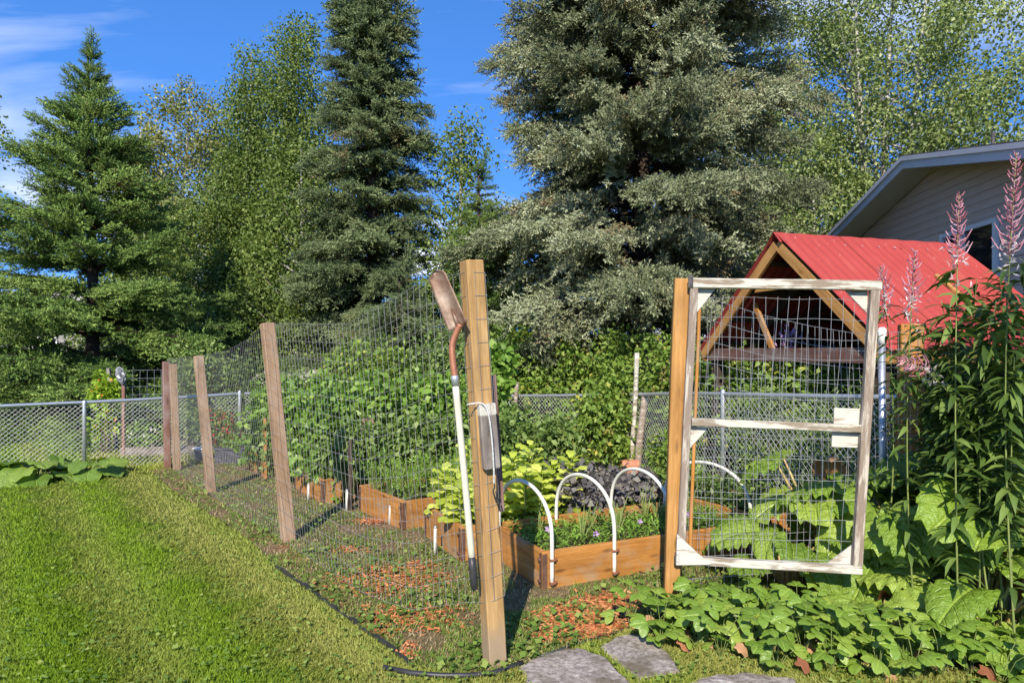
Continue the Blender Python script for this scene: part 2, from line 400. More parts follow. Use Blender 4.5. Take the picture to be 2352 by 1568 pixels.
def grass_mat():
    m, nt = newmat('lawn_grass'); v = nd(nt, 'ShaderNodeTexCoord').outputs['Object']
    r = nd(nt, 'ShaderNodeAttribute', attribute_name='rnd').outputs['Fac']
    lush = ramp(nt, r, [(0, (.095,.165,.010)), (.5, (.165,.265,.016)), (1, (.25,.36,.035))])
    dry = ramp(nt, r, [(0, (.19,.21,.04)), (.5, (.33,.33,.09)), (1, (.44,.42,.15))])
    # wear lanes and the painted light and dark of mown bands, along the fence
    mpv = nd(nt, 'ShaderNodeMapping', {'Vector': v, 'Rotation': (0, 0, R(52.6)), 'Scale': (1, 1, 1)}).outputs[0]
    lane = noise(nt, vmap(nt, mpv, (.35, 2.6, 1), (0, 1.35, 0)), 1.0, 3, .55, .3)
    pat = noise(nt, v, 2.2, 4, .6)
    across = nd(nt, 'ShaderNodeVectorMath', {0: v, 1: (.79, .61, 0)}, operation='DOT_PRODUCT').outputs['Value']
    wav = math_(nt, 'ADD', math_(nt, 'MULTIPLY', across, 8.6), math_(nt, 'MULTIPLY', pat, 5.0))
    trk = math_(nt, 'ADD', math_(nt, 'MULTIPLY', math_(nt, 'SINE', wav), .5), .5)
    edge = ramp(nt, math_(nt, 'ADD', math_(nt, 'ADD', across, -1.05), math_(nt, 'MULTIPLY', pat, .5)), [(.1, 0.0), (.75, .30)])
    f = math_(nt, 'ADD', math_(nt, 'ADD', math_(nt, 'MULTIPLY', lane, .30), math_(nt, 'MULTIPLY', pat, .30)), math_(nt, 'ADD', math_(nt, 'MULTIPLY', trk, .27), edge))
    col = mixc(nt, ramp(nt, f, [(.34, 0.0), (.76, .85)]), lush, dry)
    p = princ(nt, col, .6, .1)
    t = nd(nt, 'ShaderNodeBsdfTranslucent', {'Color': mixc(nt, 1.0, col, (1.3, 1.3, .5), 'MULTIPLY')})
    finish(nt, nd(nt, 'ShaderNodeMixShader', {0: .3, 1: p, 2: t.outputs[0]}).outputs[0]); return m
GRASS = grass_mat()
CHIP = leafm('wood_chips', [(0, (.20,.055,.022)), (.5, (.42,.13,.05)), (1, (.60,.27,.12))], .0, .85, .1, gain=1.1)
WEED = leafm('weed_leaves', [(0, (.06,.11,.015)), (.6, (.13,.20,.035)), (1, (.24,.28,.07))], .3, gain=1.3)
STRAW = leafm('dry_litter', [(0, (.12,.085,.045)), (.5, (.25,.19,.10)), (1, (.42,.34,.20))], .05, .9, .1)
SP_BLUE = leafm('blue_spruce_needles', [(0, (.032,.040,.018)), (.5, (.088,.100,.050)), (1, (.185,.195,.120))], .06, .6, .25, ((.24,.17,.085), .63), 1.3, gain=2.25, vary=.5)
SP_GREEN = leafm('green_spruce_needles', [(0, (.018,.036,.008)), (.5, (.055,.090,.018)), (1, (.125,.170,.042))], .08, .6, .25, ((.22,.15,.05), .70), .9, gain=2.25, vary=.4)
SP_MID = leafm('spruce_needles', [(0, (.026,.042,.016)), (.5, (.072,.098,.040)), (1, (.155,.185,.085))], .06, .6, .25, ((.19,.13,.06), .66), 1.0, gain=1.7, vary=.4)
L_ASPEN = leafm('aspen_leaves', [(0, (.045,.075,.016)), (.6, (.100,.145,.028)), (1, (.18,.22,.06))], .3, .5, .3, gain=1.4)
L_COTTON = leafm('cottonwood_leaves', [(0, (.065,.095,.025)), (.6, (.135,.175,.048)), (1, (.25,.275,.115))], .3, .45, .35, gain=1.5)
L_BIRCH = leafm('birch_leaves', [(0, (.075,.090,.022)), (.6, (.155,.165,.040)), (1, (.28,.27,.085))], .32, .4, .45, gain=1.45)
L_DARK = leafm('hedge_leaves', [(0, (.030,.055,.014)), (.6, (.070,.110,.026)), (1, (.14,.18,.05))], .28, .5, .3, gain=1.4)
L_RASP = leafm('raspberry_leaves', [(0, (.060,.105,.016)), (.55, (.120,.190,.030)), (.9, (.19,.245,.05)), (1, (.33,.30,.06))], .32, .5, .3, ((.22,.19,.05), .64), 2.2, gain=1.45)
L_BEAN = leafm('bean_leaves', [(0, (.065,.130,.018)), (.6, (.125,.215,.032)), (1, (.22,.30,.07))], .36, .45, .35, gain=1.45)
L_POT = leafm('potato_leaves', [(0, (.060,.105,.022)), (.6, (.110,.165,.038)), (1, (.20,.25,.085))], .3, .5, .3, gain=1.45)
L_LETT = leafm('lettuce_leaves', [(0, (.27,.34,.035)), (.6, (.42,.49,.07)), (1, (.58,.62,.15))], .38, .42, .35, gain=1.15)
L_KALE = leafm('purple_kale_leaves', [(0, (.050,.045,.050)), (.6, (.115,.105,.105)), (1, (.20,.185,.15))], .15, .5, .35, gain=1.2)
L_CARR = leafm('carrot_tops', [(0, (.075,.140,.018)), (.6, (.135,.235,.030)), (1, (.21,.32,.06))], .3, .5, .3, gain=1.4)
L_FIRE = leafm('fireweed_leaves', [(0, (.040,.070,.014)), (.6, (.075,.125,.024)), (1, (.15,.21,.05))], .3, .4, .4, gain=1.3)
L_VINE = leafm('vine_leaves', [(0, (.14,.22,.02)), (.6, (.24,.36,.03)), (1, (.36,.46,.06))], .4, .5, .3, gain=1.2)
FLUFF = leafm('seed_fluff', [(0, (.48,.42,.44)), (1, (.66,.60,.62))], .3, .9, .1)
PINK = leafm('pink_seed_pods', [(0, (.30,.09,.11)), (.5, (.46,.19,.24)), (1, (.60,.34,.42))], .15, .6, .25)
PURPLE = leafm('purple_petals', [(0, (.36,.20,.48)), (1, (.60,.42,.70))], .35, .6, .2)
REDFL = leafm('red_petals', [(0, (.45,.03,.04)), (1, (.66,.10,.10))], .3, .6, .2)
ORANGEFL = leafm('orange_petals', [(0, (.62,.14,.02)), (1, (.75,.30,.05))], .3, .6, .2)
DEADL = leafm('withered_leaves', [(0, (.20,.07,.035)), (.5, (.34,.14,.07)), (1, (.46,.27,.14))], .2, .8, .15)
V_RHUB = veined('rhubarb_leaf', [(.15, (.115,.20,.020)), (.5, (.20,.315,.034)), (.85, (.33,.43,.07))], .30, .36, 14, 1.25, (.30,.24,.09))
V_STRAW = veined('strawberry_leaf', [(.15, (.105,.185,.020)), (.5, (.175,.285,.034)), (.85, (.29,.38,.065))], .28, .38, 14, bd=.004)
V_SQUASH = veined('broad_garden_leaf', [(.15, (.090,.175,.020)), (.5, (.16,.27,.035)), (.85, (.26,.36,.06))], .3, .45, 22)

# ================================================================== the setting
UX, UY = Vector((.9026, .4305, 0)), Vector((-.4305, .9026, 0))     # the garden's own directions
def grid_sheet(name, x0, x1, y0, y1, n, z, mat, amp=0.0):
    xs = np.linspace(x0, x1, n); ys = np.linspace(y0, y1, n)
    X, Y = np.meshgrid(xs, ys); Z = np.full_like(X, z) + amp * np.sin(X * .7) * np.cos(Y * .5)
    V = np.stack([X, Y, Z], -1).reshape(-1, 3)
    i = np.arange((n-1) * (n-1)); a = (i // (n-1)) * n + i % (n-1)
    return obj(name, mesh(name, V, np.stack([a, a+1, a+n+1, a+n], -1), mat))
tag(grid_sheet('ground', -400, 400, -300, 500, 41, 0.0, GROUND), kind='structure')
# outline of the fenced plot: the edging strip along the lawn, then round behind the back fence
EDGE = [(-4.75, 8.9), (-3.65, 7.45), (-2.75, 6.35), (-2.15, 5.60), (-1.68, 4.86), (-1.30, 4.38), (-1.03, 4.06), (-.78, 3.72), (-.52, 3.36), (-.28, 3.255), (-.06, 3.27)]
FRONT = [(.16, 3.44), (.40, 3.62), (.64, 3.79), (1.1, 3.62), (1.75, 3.35), (2.6, 3.2), (3.6, 3.1)]
PLOTP = EDGE + FRONT + [(3.6, 3.8), (2.72, 4.7), (2.1, 6.6), (1.6, 8.4), (.1, 10.2), (-3.9, 9.95)]
tag(obj('garden_plot', mesh('garden_plot', [(x, y, .006) for x, y in PLOTP], [tuple(range(len(PLOTP)))], PLOT)), kind='structure')
def inpoly(P, poly):
    x, y = P[:, 0], P[:, 1]; ins = np.zeros(len(P), bool); n = len(poly)
    for i in range(n):
        (x1, y1), (x2, y2) = poly[i], poly[(i+1) % n]
        c = (y1 > y) != (y2 > y)
        ins ^= c & (x < (x2 - x1) * (y - y1) / (y2 - y1 + 1e-12) + x1)
    return ins

# black edging strip and hose
mb = MB()
pts = EDGE[4:9]
P = [Vector((x + .015 * math.sin(i * 2.1), y, .02 + .006 * math.sin(i * 1.7))) for i, (x, y) in enumerate(pts)]
fine = []
for a, b in zip(P, P[1:]):
    for k in range(6): fine.append(a.lerp(b, k / 6) + Vector((random.uniform(-.006, .006), random.uniform(-.006, .006), random.uniform(-.003, .004))))
fine.append(P[-1])
for a, b in zip(fine, fine[1:]):
    d = (b - a).normalized(); s_ = Vector((-d.y, d.x, 0)) * .005
    lo = Vector((0, 0, -.03)); hi = Vector((0, 0, random.uniform(-.004, .020)))
    q = [a - s_ + lo, a + s_ + lo, a + s_ * 1.6 + hi, a - s_ * 1.6 + hi, b - s_ + lo, b + s_ + lo, b + s_ * 1.6 + hi, b - s_ * 1.6 + hi]
    mb.add(q, [(0,1,2,3), (4,7,6,5), (3,2,6,7), (0,3,7,4), (1,5,6,2)])
tag(mb.build('edging_strip', BLACKP), 'black plastic lawn edging strip winding between the grass and the garden path', 'edging')
mb = MB()
hp = [(-.62, 3.30), (-.48, 3.235), (-.34, 3.21), (-.20, 3.215), (-.09, 3.25), (-.02, 3.30), (.05, 3.35)]
mb.tube([(x, y, .022 + .004 * math.sin(i)) for i, (x, y) in enumerate(hp)], .013, 8)
tag(mb.build('drip_hose', BLACKP, smooth=True), 'short black drip hose lying in grass at foot of main post', 'hose')
mb = MB()
hp = [(.12, 3.42), (.30, 3.55), (.50, 3.70), (.66, 3.80), (.80, 3.78)]
mb.tube([(x, y, .014 + .004 * math.sin(i * 2)) for i, (x, y) in enumerate(hp)], .006, 6)
tag(mb.build('fabric_edge', BLACKP, smooth=True), 'thin black weed-fabric edge along wood chips by the stepping stones', 'fabric edge')

# stepping stones
def stone(poly, label, seed):
    g = random.Random(seed); c = Vector((sum(p[0] for p in poly) / len(poly), sum(p[1] for p in poly) / len(poly), 0))
    rim = []
    for a, b in zip(poly, poly[1:] + poly[:1]):
        for k in range(5):
            t = k / 5; rim.append((a[0] + (b[0]-a[0]) * t + g.uniform(-.012, .012), a[1] + (b[1]-a[1]) * t + g.uniform(-.012, .012)))
    n = len(rim); V = []; F = []
    for s_, z in ((1.0, -.02), (1.0, .006), (.95, .014), (.6, .018), (.25, .018)):
        for x, y in rim: V.append((c.x + (x-c.x) * s_, c.y + (y-c.y) * s_, z + g.uniform(-.002, .002)))
    for r_ in range(4):
        for k in range(n): F.append((r_*n+k, r_*n+(k+1) % n, (r_+1)*n+(k+1) % n, (r_+1)*n+k))
    F.append(tuple(range(4*n, 5*n)))
    return tag(obj('stepping_stone', mesh('stepping_stone', V, F, STONE)), label, 'stepping stone', 'stepping stones at the gate')
def gq(*uv): return [tuple(gp(u, v)[:2]) for u, v in uv]
stone(gq((1190, 1535), (1255, 1498), (1330, 1490), (1395, 1512), (1470, 1600), (1250, 1640)), 'grey stepping stone beside the foot of the main post, biggest of three', 1)
stone(gq((1375, 1490), (1420, 1462), (1480, 1462), (1535, 1500), (1560, 1548), (1470, 1568)), 'brown-grey stepping stone in front of the wood chips, under the strawberry edge', 2)
stone(gq((1560, 1580), (1640, 1553), (1740, 1550), (1830, 1565), (1860, 1620), (1580, 1640)), 'stepping stone at bottom edge of the picture below the strawberries', 3)

# ================================================================== welded wire fence and its posts
M0, M1 = Vector((-.077, 3.354, -.03)), Vector((-.199, 3.354, 1.99))
def post(name, label, p0, p1, w, mat, n, t=None, group='timber posts of the garden fence'):
    e = thing(name, label, 'fence post', Vector((p0[0], p0[1], 0)), group)
    board('timber', p0, p1, w, t or w, mat, e, n, ch=.005, warp=.004, seg=8)
    return e
main_post = post('fence_post', 'tall main corner post wrapped in wire, with spade and latch board', M0, M1, .092, W_POST, (.45, -.89, 0))
board('batten', (-.054, 3.41, .75), (-.096, 3.42, 1.43), .03, .02, W_RED, main_post, (.45, -.89, 0))
A0 = gp(664, 1243); A1 = Vector((at(611, 742, A0.y).x, A0.y + .02, at(611, 742, A0.y).z))
B0 = gp(486, 1132); B1 = Vector((at(455, 817, B0.y).x, B0.y, at(455, 817, B0.y).z))
C0 = gp(407, 1078); C1 = Vector((at(398, 836, C0.y).x, C0.y, at(398, 836, C0.y).z))
D0 = gp(394, 1076); D1 = Vector((at(390, 830, D0.y - .05).x, D0.y - .05, at(390, 830, D0.y).z))
FN = Vector((-.79, -.61, 0))
post('fence_post', 'leaning weathered post in the middle of the wire fence, second nearest', A0 - Vector((0,0,.03)), A1, .095, W_GREY, FN)
post('fence_post', 'leaning light post third along the wire fence, left of the tall one', B0 - Vector((0,0,.03)), B1, .092, W_GREY, FN)
post('fence_post', 'far orange-brown post at the end of the wire fence by chain-link', C0 - Vector((0,0,.03)), C1, .085, W_GREY, FN)
post('fence_post', 'split dark red post doubled with the far fence end post', D0 + Vector((-.05,0,-.03)), D1 + Vector((-.05,0,0)), .08, W_RED, FN)
G0, G1 = Vector((.931, 4.03, -.03)), Vector((1.002, 4.03, 1.975))
post('fence_post', 'orange timber gate post carrying the open white gate', G0, G1, .085, W_GATEPOST, (-.12, -.99, 0))
R0, R1 = Vector((2.69, 4.67, -.03)), Vector((2.715, 4.67, 1.735))
rp = post('fence_post', 'stout orange post behind the gate, half in leaf shade', R0, R1, .125, W_CEDAR, (-.35, -.94, 0))
board('splice', (2.775, 4.655, .35), (2.785, 4.66, 1.725), .045, .05, W_GATEPOST, rp, (-.35, -.94, 0))

def wire_fence(name, label, path, top, bot, dv, dh, mat, rad=.0014, wob=.004, group=None, seg=4, rows=None, push=None, name_post=False):
    "welded mesh along a polyline path; top(s), bot(s) give its edges at s metres"
    path = [Vector((p[0], p[1], 0)) for p in path]; cum = [0]
    for a, b in zip(path, path[1:]): cum.append(cum[-1] + (b - a).length)
    L = cum[-1]
    def pos(s):
        s = min(max(s, 0), L)
        for i in range(len(path)-1):
            if s <= cum[i+1] + 1e-9:
                return path[i].lerp(path[i+1], (s - cum[i]) / (cum[i+1] - cum[i] + 1e-9))
        return path[-1]
    e = thing(name, label, 'wire fence', path[0], group)
    g = random.Random(len(label))
    def pt(s, z):
        p = pos(s); wb = wob * min(1, max(0, (s - .22) * 3)) if name_post else wob; dx = wb * math.sin(s * 7 + z * 5) + wb * math.sin(s * 2.3 - z * 3 + 1)
        q = Vector((p.x + dx, p.y - dx * .6, z))
        if push: q = q + push(s, z)
        return q
    mv = MB(); s = 0.0
    while s <= L:
        t_, b_ = top(s), bot(s); ph = g.uniform(-.003, .003)
        mv.tube([pt(s + ph * math.sin(k * 1.3), b_ + (t_ - b_) * k / 8) for k in range(9)], rad, seg, False)
        s += dv
    mv.build('upright_wires', mat, e)
    mh = MB(); nz = rows or int((top(0) - bot(0)) / dh)
    for k in range(nz + 1):
        pp = []; n = max(8, int(L / .06))
        for i in range(n + 1):
            s = L * i / n; pp.append(pt(s, top(s) - (top(s) - bot(s)) * k / nz))
        mh.tube(pp, rad * 1.1, seg, False)
    mh.build('cross_wires', mat, e)
    return e
off = FN * .058
def lerp_tab(tab):
    xs = [a for a, b in tab]; ys = [b for a, b in tab]
    return lambda s: float(np.interp(s, xs, ys))
pM = Vector((M0.x, M0.y, 0)); pA = Vector((A0.x, A0.y, 0)); pB = Vector((B0.x, B0.y, 0)); pC = Vector((C0.x, C0.y, 0))
# the roll wraps the main post: round its right face, over the near corner, then off to the next posts; each span follows the lean of its posts
lean = lambda s, z: Vector((float(np.interp(s, [0, .12, LMA, LMA+LAB, 9], [-.061, -.061, -.105, -.085, -.02])) * z + .004, 0, 0))
w1 = pM + Vector((.060, -.024, 0)); w2 = pM + Vector((-.021, -.066, 0)); w3 = pM + Vector((-.066, .015, 0))
LMA = (pA - pM).length; LAB = (pB - pA).length
pathM = [w1, w2, w3 + off * .1, pM.lerp(pA, .3) + off * .6 + Vector((-.10, .03, 0)), pA + off, pA.lerp(pB, .5) + off, pB + off, pC + off]
top1 = lerp_tab([(0, 1.93), (.2, 1.93), (.55, 1.90), (.95, 1.80), (1.3, 1.72), (1.9, 1.735), (LMA, 1.77), (LMA+.5, 1.66), (LMA+1.2, 1.56), (LMA+LAB, 1.50), (9, 1.42)])
bot1 = lerp_tab([(0, .36), (.3, .28), (.8, .10), (1.4, .03), (9, .02)])
wire_fence('wire_fence', 'sagging welded wire fence running from the main post along the lawn', pathM, top1, bot1, .058, .113, WIRE_D, .00105, .005, 'welded wire fences', rows=14, push=lean, name_post=True)
pathR = [(1.03, 4.10), (1.6, 4.24), (2.2, 4.44), (2.66, 4.58), (2.76, 4.60)]
top2 = lerp_tab([(0, 1.90), (.25, 1.85), (.55, 1.77), (.9, 1.71), (1.3, 1.665), (1.9, 1.69)])
wire_fence('wire_fence', 'slack wire fence behind the gate, sagging towards the stout post', pathR, top2, lambda s: .05, .052, .113, WIRE, .0014, .006, 'welded wire fences', rows=14)
# steel pipe beside the stout post
e = thing('pipe_stake', 'grey steel pipe stake with pale cap beside the stout post', 'stake', (2.55, 4.68, 0))
mb = MB(); mb.tube([(2.55, 4.70, -.02), (2.548, 4.70, 1.62)], .022, 10); mb.build('pipe', GALV, e, True)
mb = MB(); mb.tube([(2.548, 4.70, 1.60), (2.548, 4.70, 1.70), (2.548, 4.70, 1.715)], [.028, .028, .016], 10); mb.build('cap', WHITEP, e, True)

# ================================================================== gate
GY0, GY1 = 3.955, 3.885
def gpt(u, v):     # a point on the gate's plane
    y = GY0 + (GY1 - GY0) * (u - 1583) / (2022 - 1583); return at(u, v, y)
gate = thing('garden_gate', 'open timber gate with flaking white paint and wire mesh panel', 'gate', (1.05, 3.95, 0))
gn = Vector((-.06, -1, 0))
board('stile', gpt(1562, 1292), gpt(1594, 660), .043, .040, P_WORN, gate, gn)
board('stile', gpt(1967, 1297), gpt(2009, 662), .052, .042, P_WORN, gate, gn)
board('top_rail', gpt(1582, 649), gpt(2022, 657), .056, .044, P_WHITE, gate, gn)
board('middle_rail', gpt(1588, 969), gpt(1985, 985), .044, .036, P_WHITE, gate, gn)
board('bottom_rail', gpt(1556, 1283), gpt(1977, 1308), .046, .045, P_WHITE, gate, gn)
board('inner_stile', gpt(1584, 1270) + Vector((.012, .035, 0)), gpt(1606, 668) + Vector((.012, .035, 0)), .018, .02, W_CEDAR, gate, gn)
def tri_plate(name, uvs, dy, t=.010, mat=P_GUS):
    P = [gpt(u, v) + Vector((0, dy, 0)) for u, v in uvs]; n = len(P); b = Vector((0, t, 0))
    V = [p for p in P] + [p + b for p in P]
    F = [tuple(range(n)), tuple(range(2*n-1, n-1, -1))] + [(i, i+n, (i+1) % n + n, (i+1) % n) for i in range(n)]
    c = sum(P, Vector()) / n
    return obj(name, mesh(name, [v - c for v in V], F, mat), gate, Matrix.Translation(c))
tri_plate('gusset', [(1552, 1222), (1628, 1292), (1550, 1293)], -.034)
tri_plate('gusset', [(1598, 655), (1650, 657), (1602, 718)], .022)
tri_plate('gusset', [(1940, 660), (1998, 662), (1996, 718)], .022)
tri_plate('gusset', [(1584, 980), (1630, 982), (1585, 1032)], .022)
tri_plate('gusset', [(1962, 1300), (1905, 1296), (1964, 1252)], .022)
tri_plate('latch_plate', [(1921, 937), (1981, 939), (1979, 976), (1920, 974)], .024, .012)
tri_plate('latch_plate', [(1917, 984), (1978, 986), (1976, 1029), (1915, 1027)], .024, .012)
for u, v in ((1584, 646), (1553, 1278)):
    mb = MB(); c = gpt(u, v) + Vector((-.004, -.026, 0)); mb.box(c, .022, .006, .065)
    for dz in (-.02, .02): mb.box(c + Vector((.004, -.005, dz)), .008, .006, .008)
    mb.tube([c + Vector((.012, -.004, -.034)), c + Vector((.012, -.004, .034))], .005, 6)
    mb.build('hinge', DKMET, gate)
mv = MB()
for i in range(15):
    u0 = 1612 + i * 25.5; g = random.uniform(-3, 3)
    if u0 > 1990: break
    pp = []
    for k in range(13):
        t = k / 12; v = 680 + t * (1290 - 680); u = u0 - t * 33 + 2.5 * math.sin(k * .9 + i) + g * t
        pp.append(gpt(u, v) + Vector((0, .034, 0)))
    mv.tube(pp, .0013, 4, False)
mv.build('upright_wires', WIRE, gate)
mh = MB()
for k in range(14):
    v = 680 + k * 46.5
    if v > 1290: break
    t = k / 13
    mh.tube([gpt(1598 - 33 * t + (1998 - 1598) * q / 14, v + q * .6 + 1.5 * math.sin(q + k)) + Vector((0, .036, 0)) for q in range(15)], .0013, 4, False)
mh.build('cross_wires', WIRE, gate)

# ================================================================== spade and latch board on the main post
spade = thing('spade', 'long white-handled trenching spade with rusty blade hung on main post', 'spade', at(1088, 1350, 3.28))
SY = 3.275
def curve(pts, n=8):
    "Catmull-Rom through points"
    P = [Vector(p) for p in pts]; P = [P[0] * 2 - P[1]] + P + [P[-1] * 2 - P[-2]]; out = []
    for i in range(1, len(P)-2):
        for k in range(n):
            t = k / n; a, b, c, d = P[i-1], P[i], P[i+1], P[i+2]
            out.append(.5 * ((2*b) + (c-a)*t + (2*a-5*b+4*c-d)*t*t + (3*b-a-3*c+d)*t**3))
    out.append(P[-2]); return out
mb = MB(); mb.tube(curve([at(1046, 880, SY), at(1066, 1085, SY), at(1085, 1292, SY)], 6), .0165, 12); mb.build('handle', HANDLE, spade, True)
mb = MB(); mb.tube([at(1083.5, 1278, SY), at(1086, 1305, SY), at(1089, 1340, SY), at(1089.6, 1351, SY), at(1089.8, 1355, SY)], [.0175, .019, .019, .016, .006], 12); mb.build('grip', BLACKP, spade, True)
mb = MB(); mb.tube([at(1044.5, 862, SY), at(1045, 868, SY), at(1046.5, 886, SY)], [.017, .0185, .0185], 12); mb.build('ferrule', GALV, spade, True)
nk = curve([at(1045, 866, SY), at(1040, 828, SY), at(1039, 792, SY), at(1048, 765, SY - .005), at(1058, 745, SY - .012)], 6)
mb = MB(); mb.tube(nk, list(np.linspace(.0165, .0150, len(nk))), 12); mb.build('neck', COPPER, spade, True)
bt, bb = at(1000, 622, SY + .02), at(1055, 752, SY - .005)      # blade tip (up) and shoulder
ax = (bt - bb); Lb = ax.length; ax.normalize(); nb = Vector((-.30, -.94, .12)); nb = (nb - ax * nb.dot(ax)).normalized(); sd = ax.cross(nb)
V = []; nu, nv = 18, 9
for i in range(nu):
    t = i / (nu-1); w = .052 * (1 - .10 * t) * (1 if t < .86 else math.sqrt(max(0.0, 1 - ((t-.86)/.14)**2)) + .02)
    for k in range(nv):
        q = -1 + 2 * k / (nv-1); V.append(bb + ax * (t * Lb) + sd * (q * w) + nb * (.022 * q * q * (1 - .5 * t)) )
F = [(i*nv+k, i*nv+k+1, (i+1)*nv+k+1, (i+1)*nv+k) for i in range(nu-1) for k in range(nv-1)]
n_ = len(V); V += [Vector(v) - nb * .003 for v in V]
F += [tuple(reversed([j + n_ for j in f])) for f in F]
rim = [k for k in range(nv)] + [i*nv+nv-1 for i in range(1, nu)] + [(nu-1)*nv+k for k in range(nv-2, -1, -1)] + [i*nv for i in range(nu-2, 0, -1)]
F += [(a, a+n_, b+n_, b) for a, b in zip(rim, rim[1:] + rim[:1])]
obj('blade', mesh('blade', V, F, RUST, smooth=True), spade)
mb = MB(); mb.tube([bb - ax * .01, bb + ax * .05, bb + ax * .10], [.016, .012, .004], 10); mb.build('socket', RUST, spade, True)

latch = thing('latch_board', 'weathered grey latch board with white painted top on main post', 'latch board', (-.05, 3.30, .9))
lb = frame(at(1127, 1075, 3.29) - at(1114, 926, 3.29), (.45, -.89, 0))
ln = Vector((.45, -.89, 0))
p_t, p_m, p_b = at(1117, 927, 3.295), at(1119.5, 953, 3.295), at(1129, 1075, 3.295)
board('board', p_b, p_m, .088, .036, W_OLD, latch, ln, ch=.006)
board('painted_end', p_m, p_t, .0885, .0365, P_GUS, latch, ln, ch=.004)
cord = thing('cord', 'pale braided cord with black hook hanging over the latch board', 'cord', (-.03, 3.26, .9))
cp = curve([at(1072, 929, 3.275), at(1092, 926, 3.262), at(1106, 926, 3.258), at(1117, 936, 3.257), at(1124, 960, 3.257), at(1130, 1010, 3.257), at(1134, 1070, 3.257), at(1135, 1112, 3.26)], 7)
mb = MB(); mb.tube(cp, .0042, 8); mb.build('braid', ROPE, cord, True)
mb = MB(); mb.tube(curve([at(1135, 1108, 3.26), at(1136, 1118, 3.258), at(1133, 1128, 3.258), at(1138, 1146, 3.258), at(1140, 1152, 3.258), at(1142, 1145, 3.258), at(1139, 1128, 3.258)], 5), .0042, 6); mb.build('hook', BLACKP, cord, True)

# ================================================================== raised beds
def raised_bed(label, F, ang, L, D, h, ends=(True, True)):
    ux = Vector((math.cos(R(ang)), math.sin(R(ang)), 0)); uy = Vector((-ux.y, ux.x, 0)); F = Vector((F[0], F[1], 0))
    e = thing('raised_bed', label, 'raised bed', F, 'cedar raised beds')
    zc = Vector((0, 0, h / 2 - .01)); t = .038
    board('front_board', F + zc + uy * t/2, F + ux * L + zc + uy * t/2, h + .02, t, W_CEDAR, e, -uy)
    board('back_board', F + uy * (D - t/2) + zc, F + uy * (D - t/2) + ux * L + zc, h + .02, t, W_CEDAR, e, uy)
    board('end_board', F + ux * t/2 + uy * t + zc + Vector((0,0,.003)), F + ux * t/2 + uy * (D - t) + zc + Vector((0,0,.003)), h + .02, t, W_CEDAR, e, -ux)
    board('end_board', F + ux * (L - t/2) + uy * t + zc + Vector((0,0,.003)), F + ux * (L - t/2) + uy * (D - t) + zc + Vector((0,0,.003)), h + .02, t, W_CEDAR, e, ux)
    for (a, b) in ((0, 0), (1, 0), (0, 1), (1, 1)):          # steel corner angles with bolts
        c = F + ux * (L * a) + uy * (D * b) + Vector((0, 0, h * .5)); s1 = -1 if a == 0 else 1; s2 = -1 if b == 0 else 1
        mb = MB(); rz = R(ang)
        mb.box(c + ux * (s1 * .003) - uy * (s2 * .025), .004, .030, h * .9, rz); mb.box(c - ux * (s1 * .014) + uy * (s2 * .003), .032, .004, h * .9, rz)
        for dz in (-.07, .07):
            mb.tube([c + ux * (s1 * .002) - uy * (s2 * .03) + Vector((0,0,dz)), c + ux * (s1 * .018) - uy * (s2 * .03) + Vector((0,0,dz))], .012, 8)
        mb.build('corner_bracket', BRACKET, e)
    n = 12; V = []
    for j in range(n):
        for i in range(n):
            p = F + ux * (t + (L - 2*t) * i / (n-1)) + uy * (t + (D - 2*t) * j / (n-1)); V.append((p.x, p.y, h - .055 + random.uniform(-.012, .012)))
    q = np.arange((n-1)*(n-1)); a = (q // (n-1)) * n + q % (n-1)
    obj('soil', mesh('soil', V, np.stack([a, a+1, a+n+1, a+n], -1), SOIL, smooth=True), e)
    return e, ux, uy, F
bed1 = raised_bed('nearest cedar raised bed with hoops, behind the wood chips', (.20, 4.43), 25.5, 1.90, .74, .245)
bed2 = raised_bed('second cedar raised bed, filled with yellow-green lettuce and purple kale', (-.375, 5.03), 26.5, 2.0, .80, .255)
bed3 = raised_bed('third cedar raised bed with feathery carrot tops', (-.95, 5.92), 36, 1.75, .92, .25)
bed4 = raised_bed('fourth cedar raised bed beneath the bean vines', (-1.93, 6.95), 34, 2.1, .95, .25)
bed5 = raised_bed('farthest cedar raised bed by the planters near the fence corner', (-3.05, 8.42), 34, 1.9, .8, .26)
bed6 = raised_bed('cedar raised bed seen through the gate, orange side lit', (1.22, 6.70), -60, 1.55, .62, .25)

# PVC hoops
def hoop(label, F, ux, uy, t, D, top, foot_z=.03, back=.06, t2=None):
    a = F + ux * t - uy * .014; b = F + ux * (t2 if t2 is not None else t - .02) + uy * (D + .012)
    m = (a + b) / 2; r = (b - a).length / 2; d = (b - a).normalized()
    pts = [a + Vector((0, 0, foot_z)), a + Vector((0, 0, .16)), a + Vector((0, 0, .26))]
    z0 = .30
    for k in range(19):
        q = math.pi * k / 18; pts.append(m - d * (r * math.cos(q)) + Vector((0, 0, z0 + (top - z0) * math.sin(q) ** .8)))
    pts += [b + Vector((0, 0, .22)), b + Vector((0, 0, back))]
    e = thing('hoop', label, 'hoop', a, 'white plastic hoops over the raised bed')
    mb = MB(); mb.tube(curve(pts, 2), .0135, 10); mb.build('pipe', PVC, e, True)
    return e, a
def strap(e, a, ux, uy, z):
    mb = MB(); c = a + Vector((0, 0, z)); rz = math.atan2(ux.y, ux.x)
    mb.box(c - uy * .008, .036, .024, .013, rz); mb.box(c + ux * .026 - uy * .0, .024, .012, .012, rz)
    mb.build('strap', COPPER, e)
_, ux1, uy1, F1 = bed1
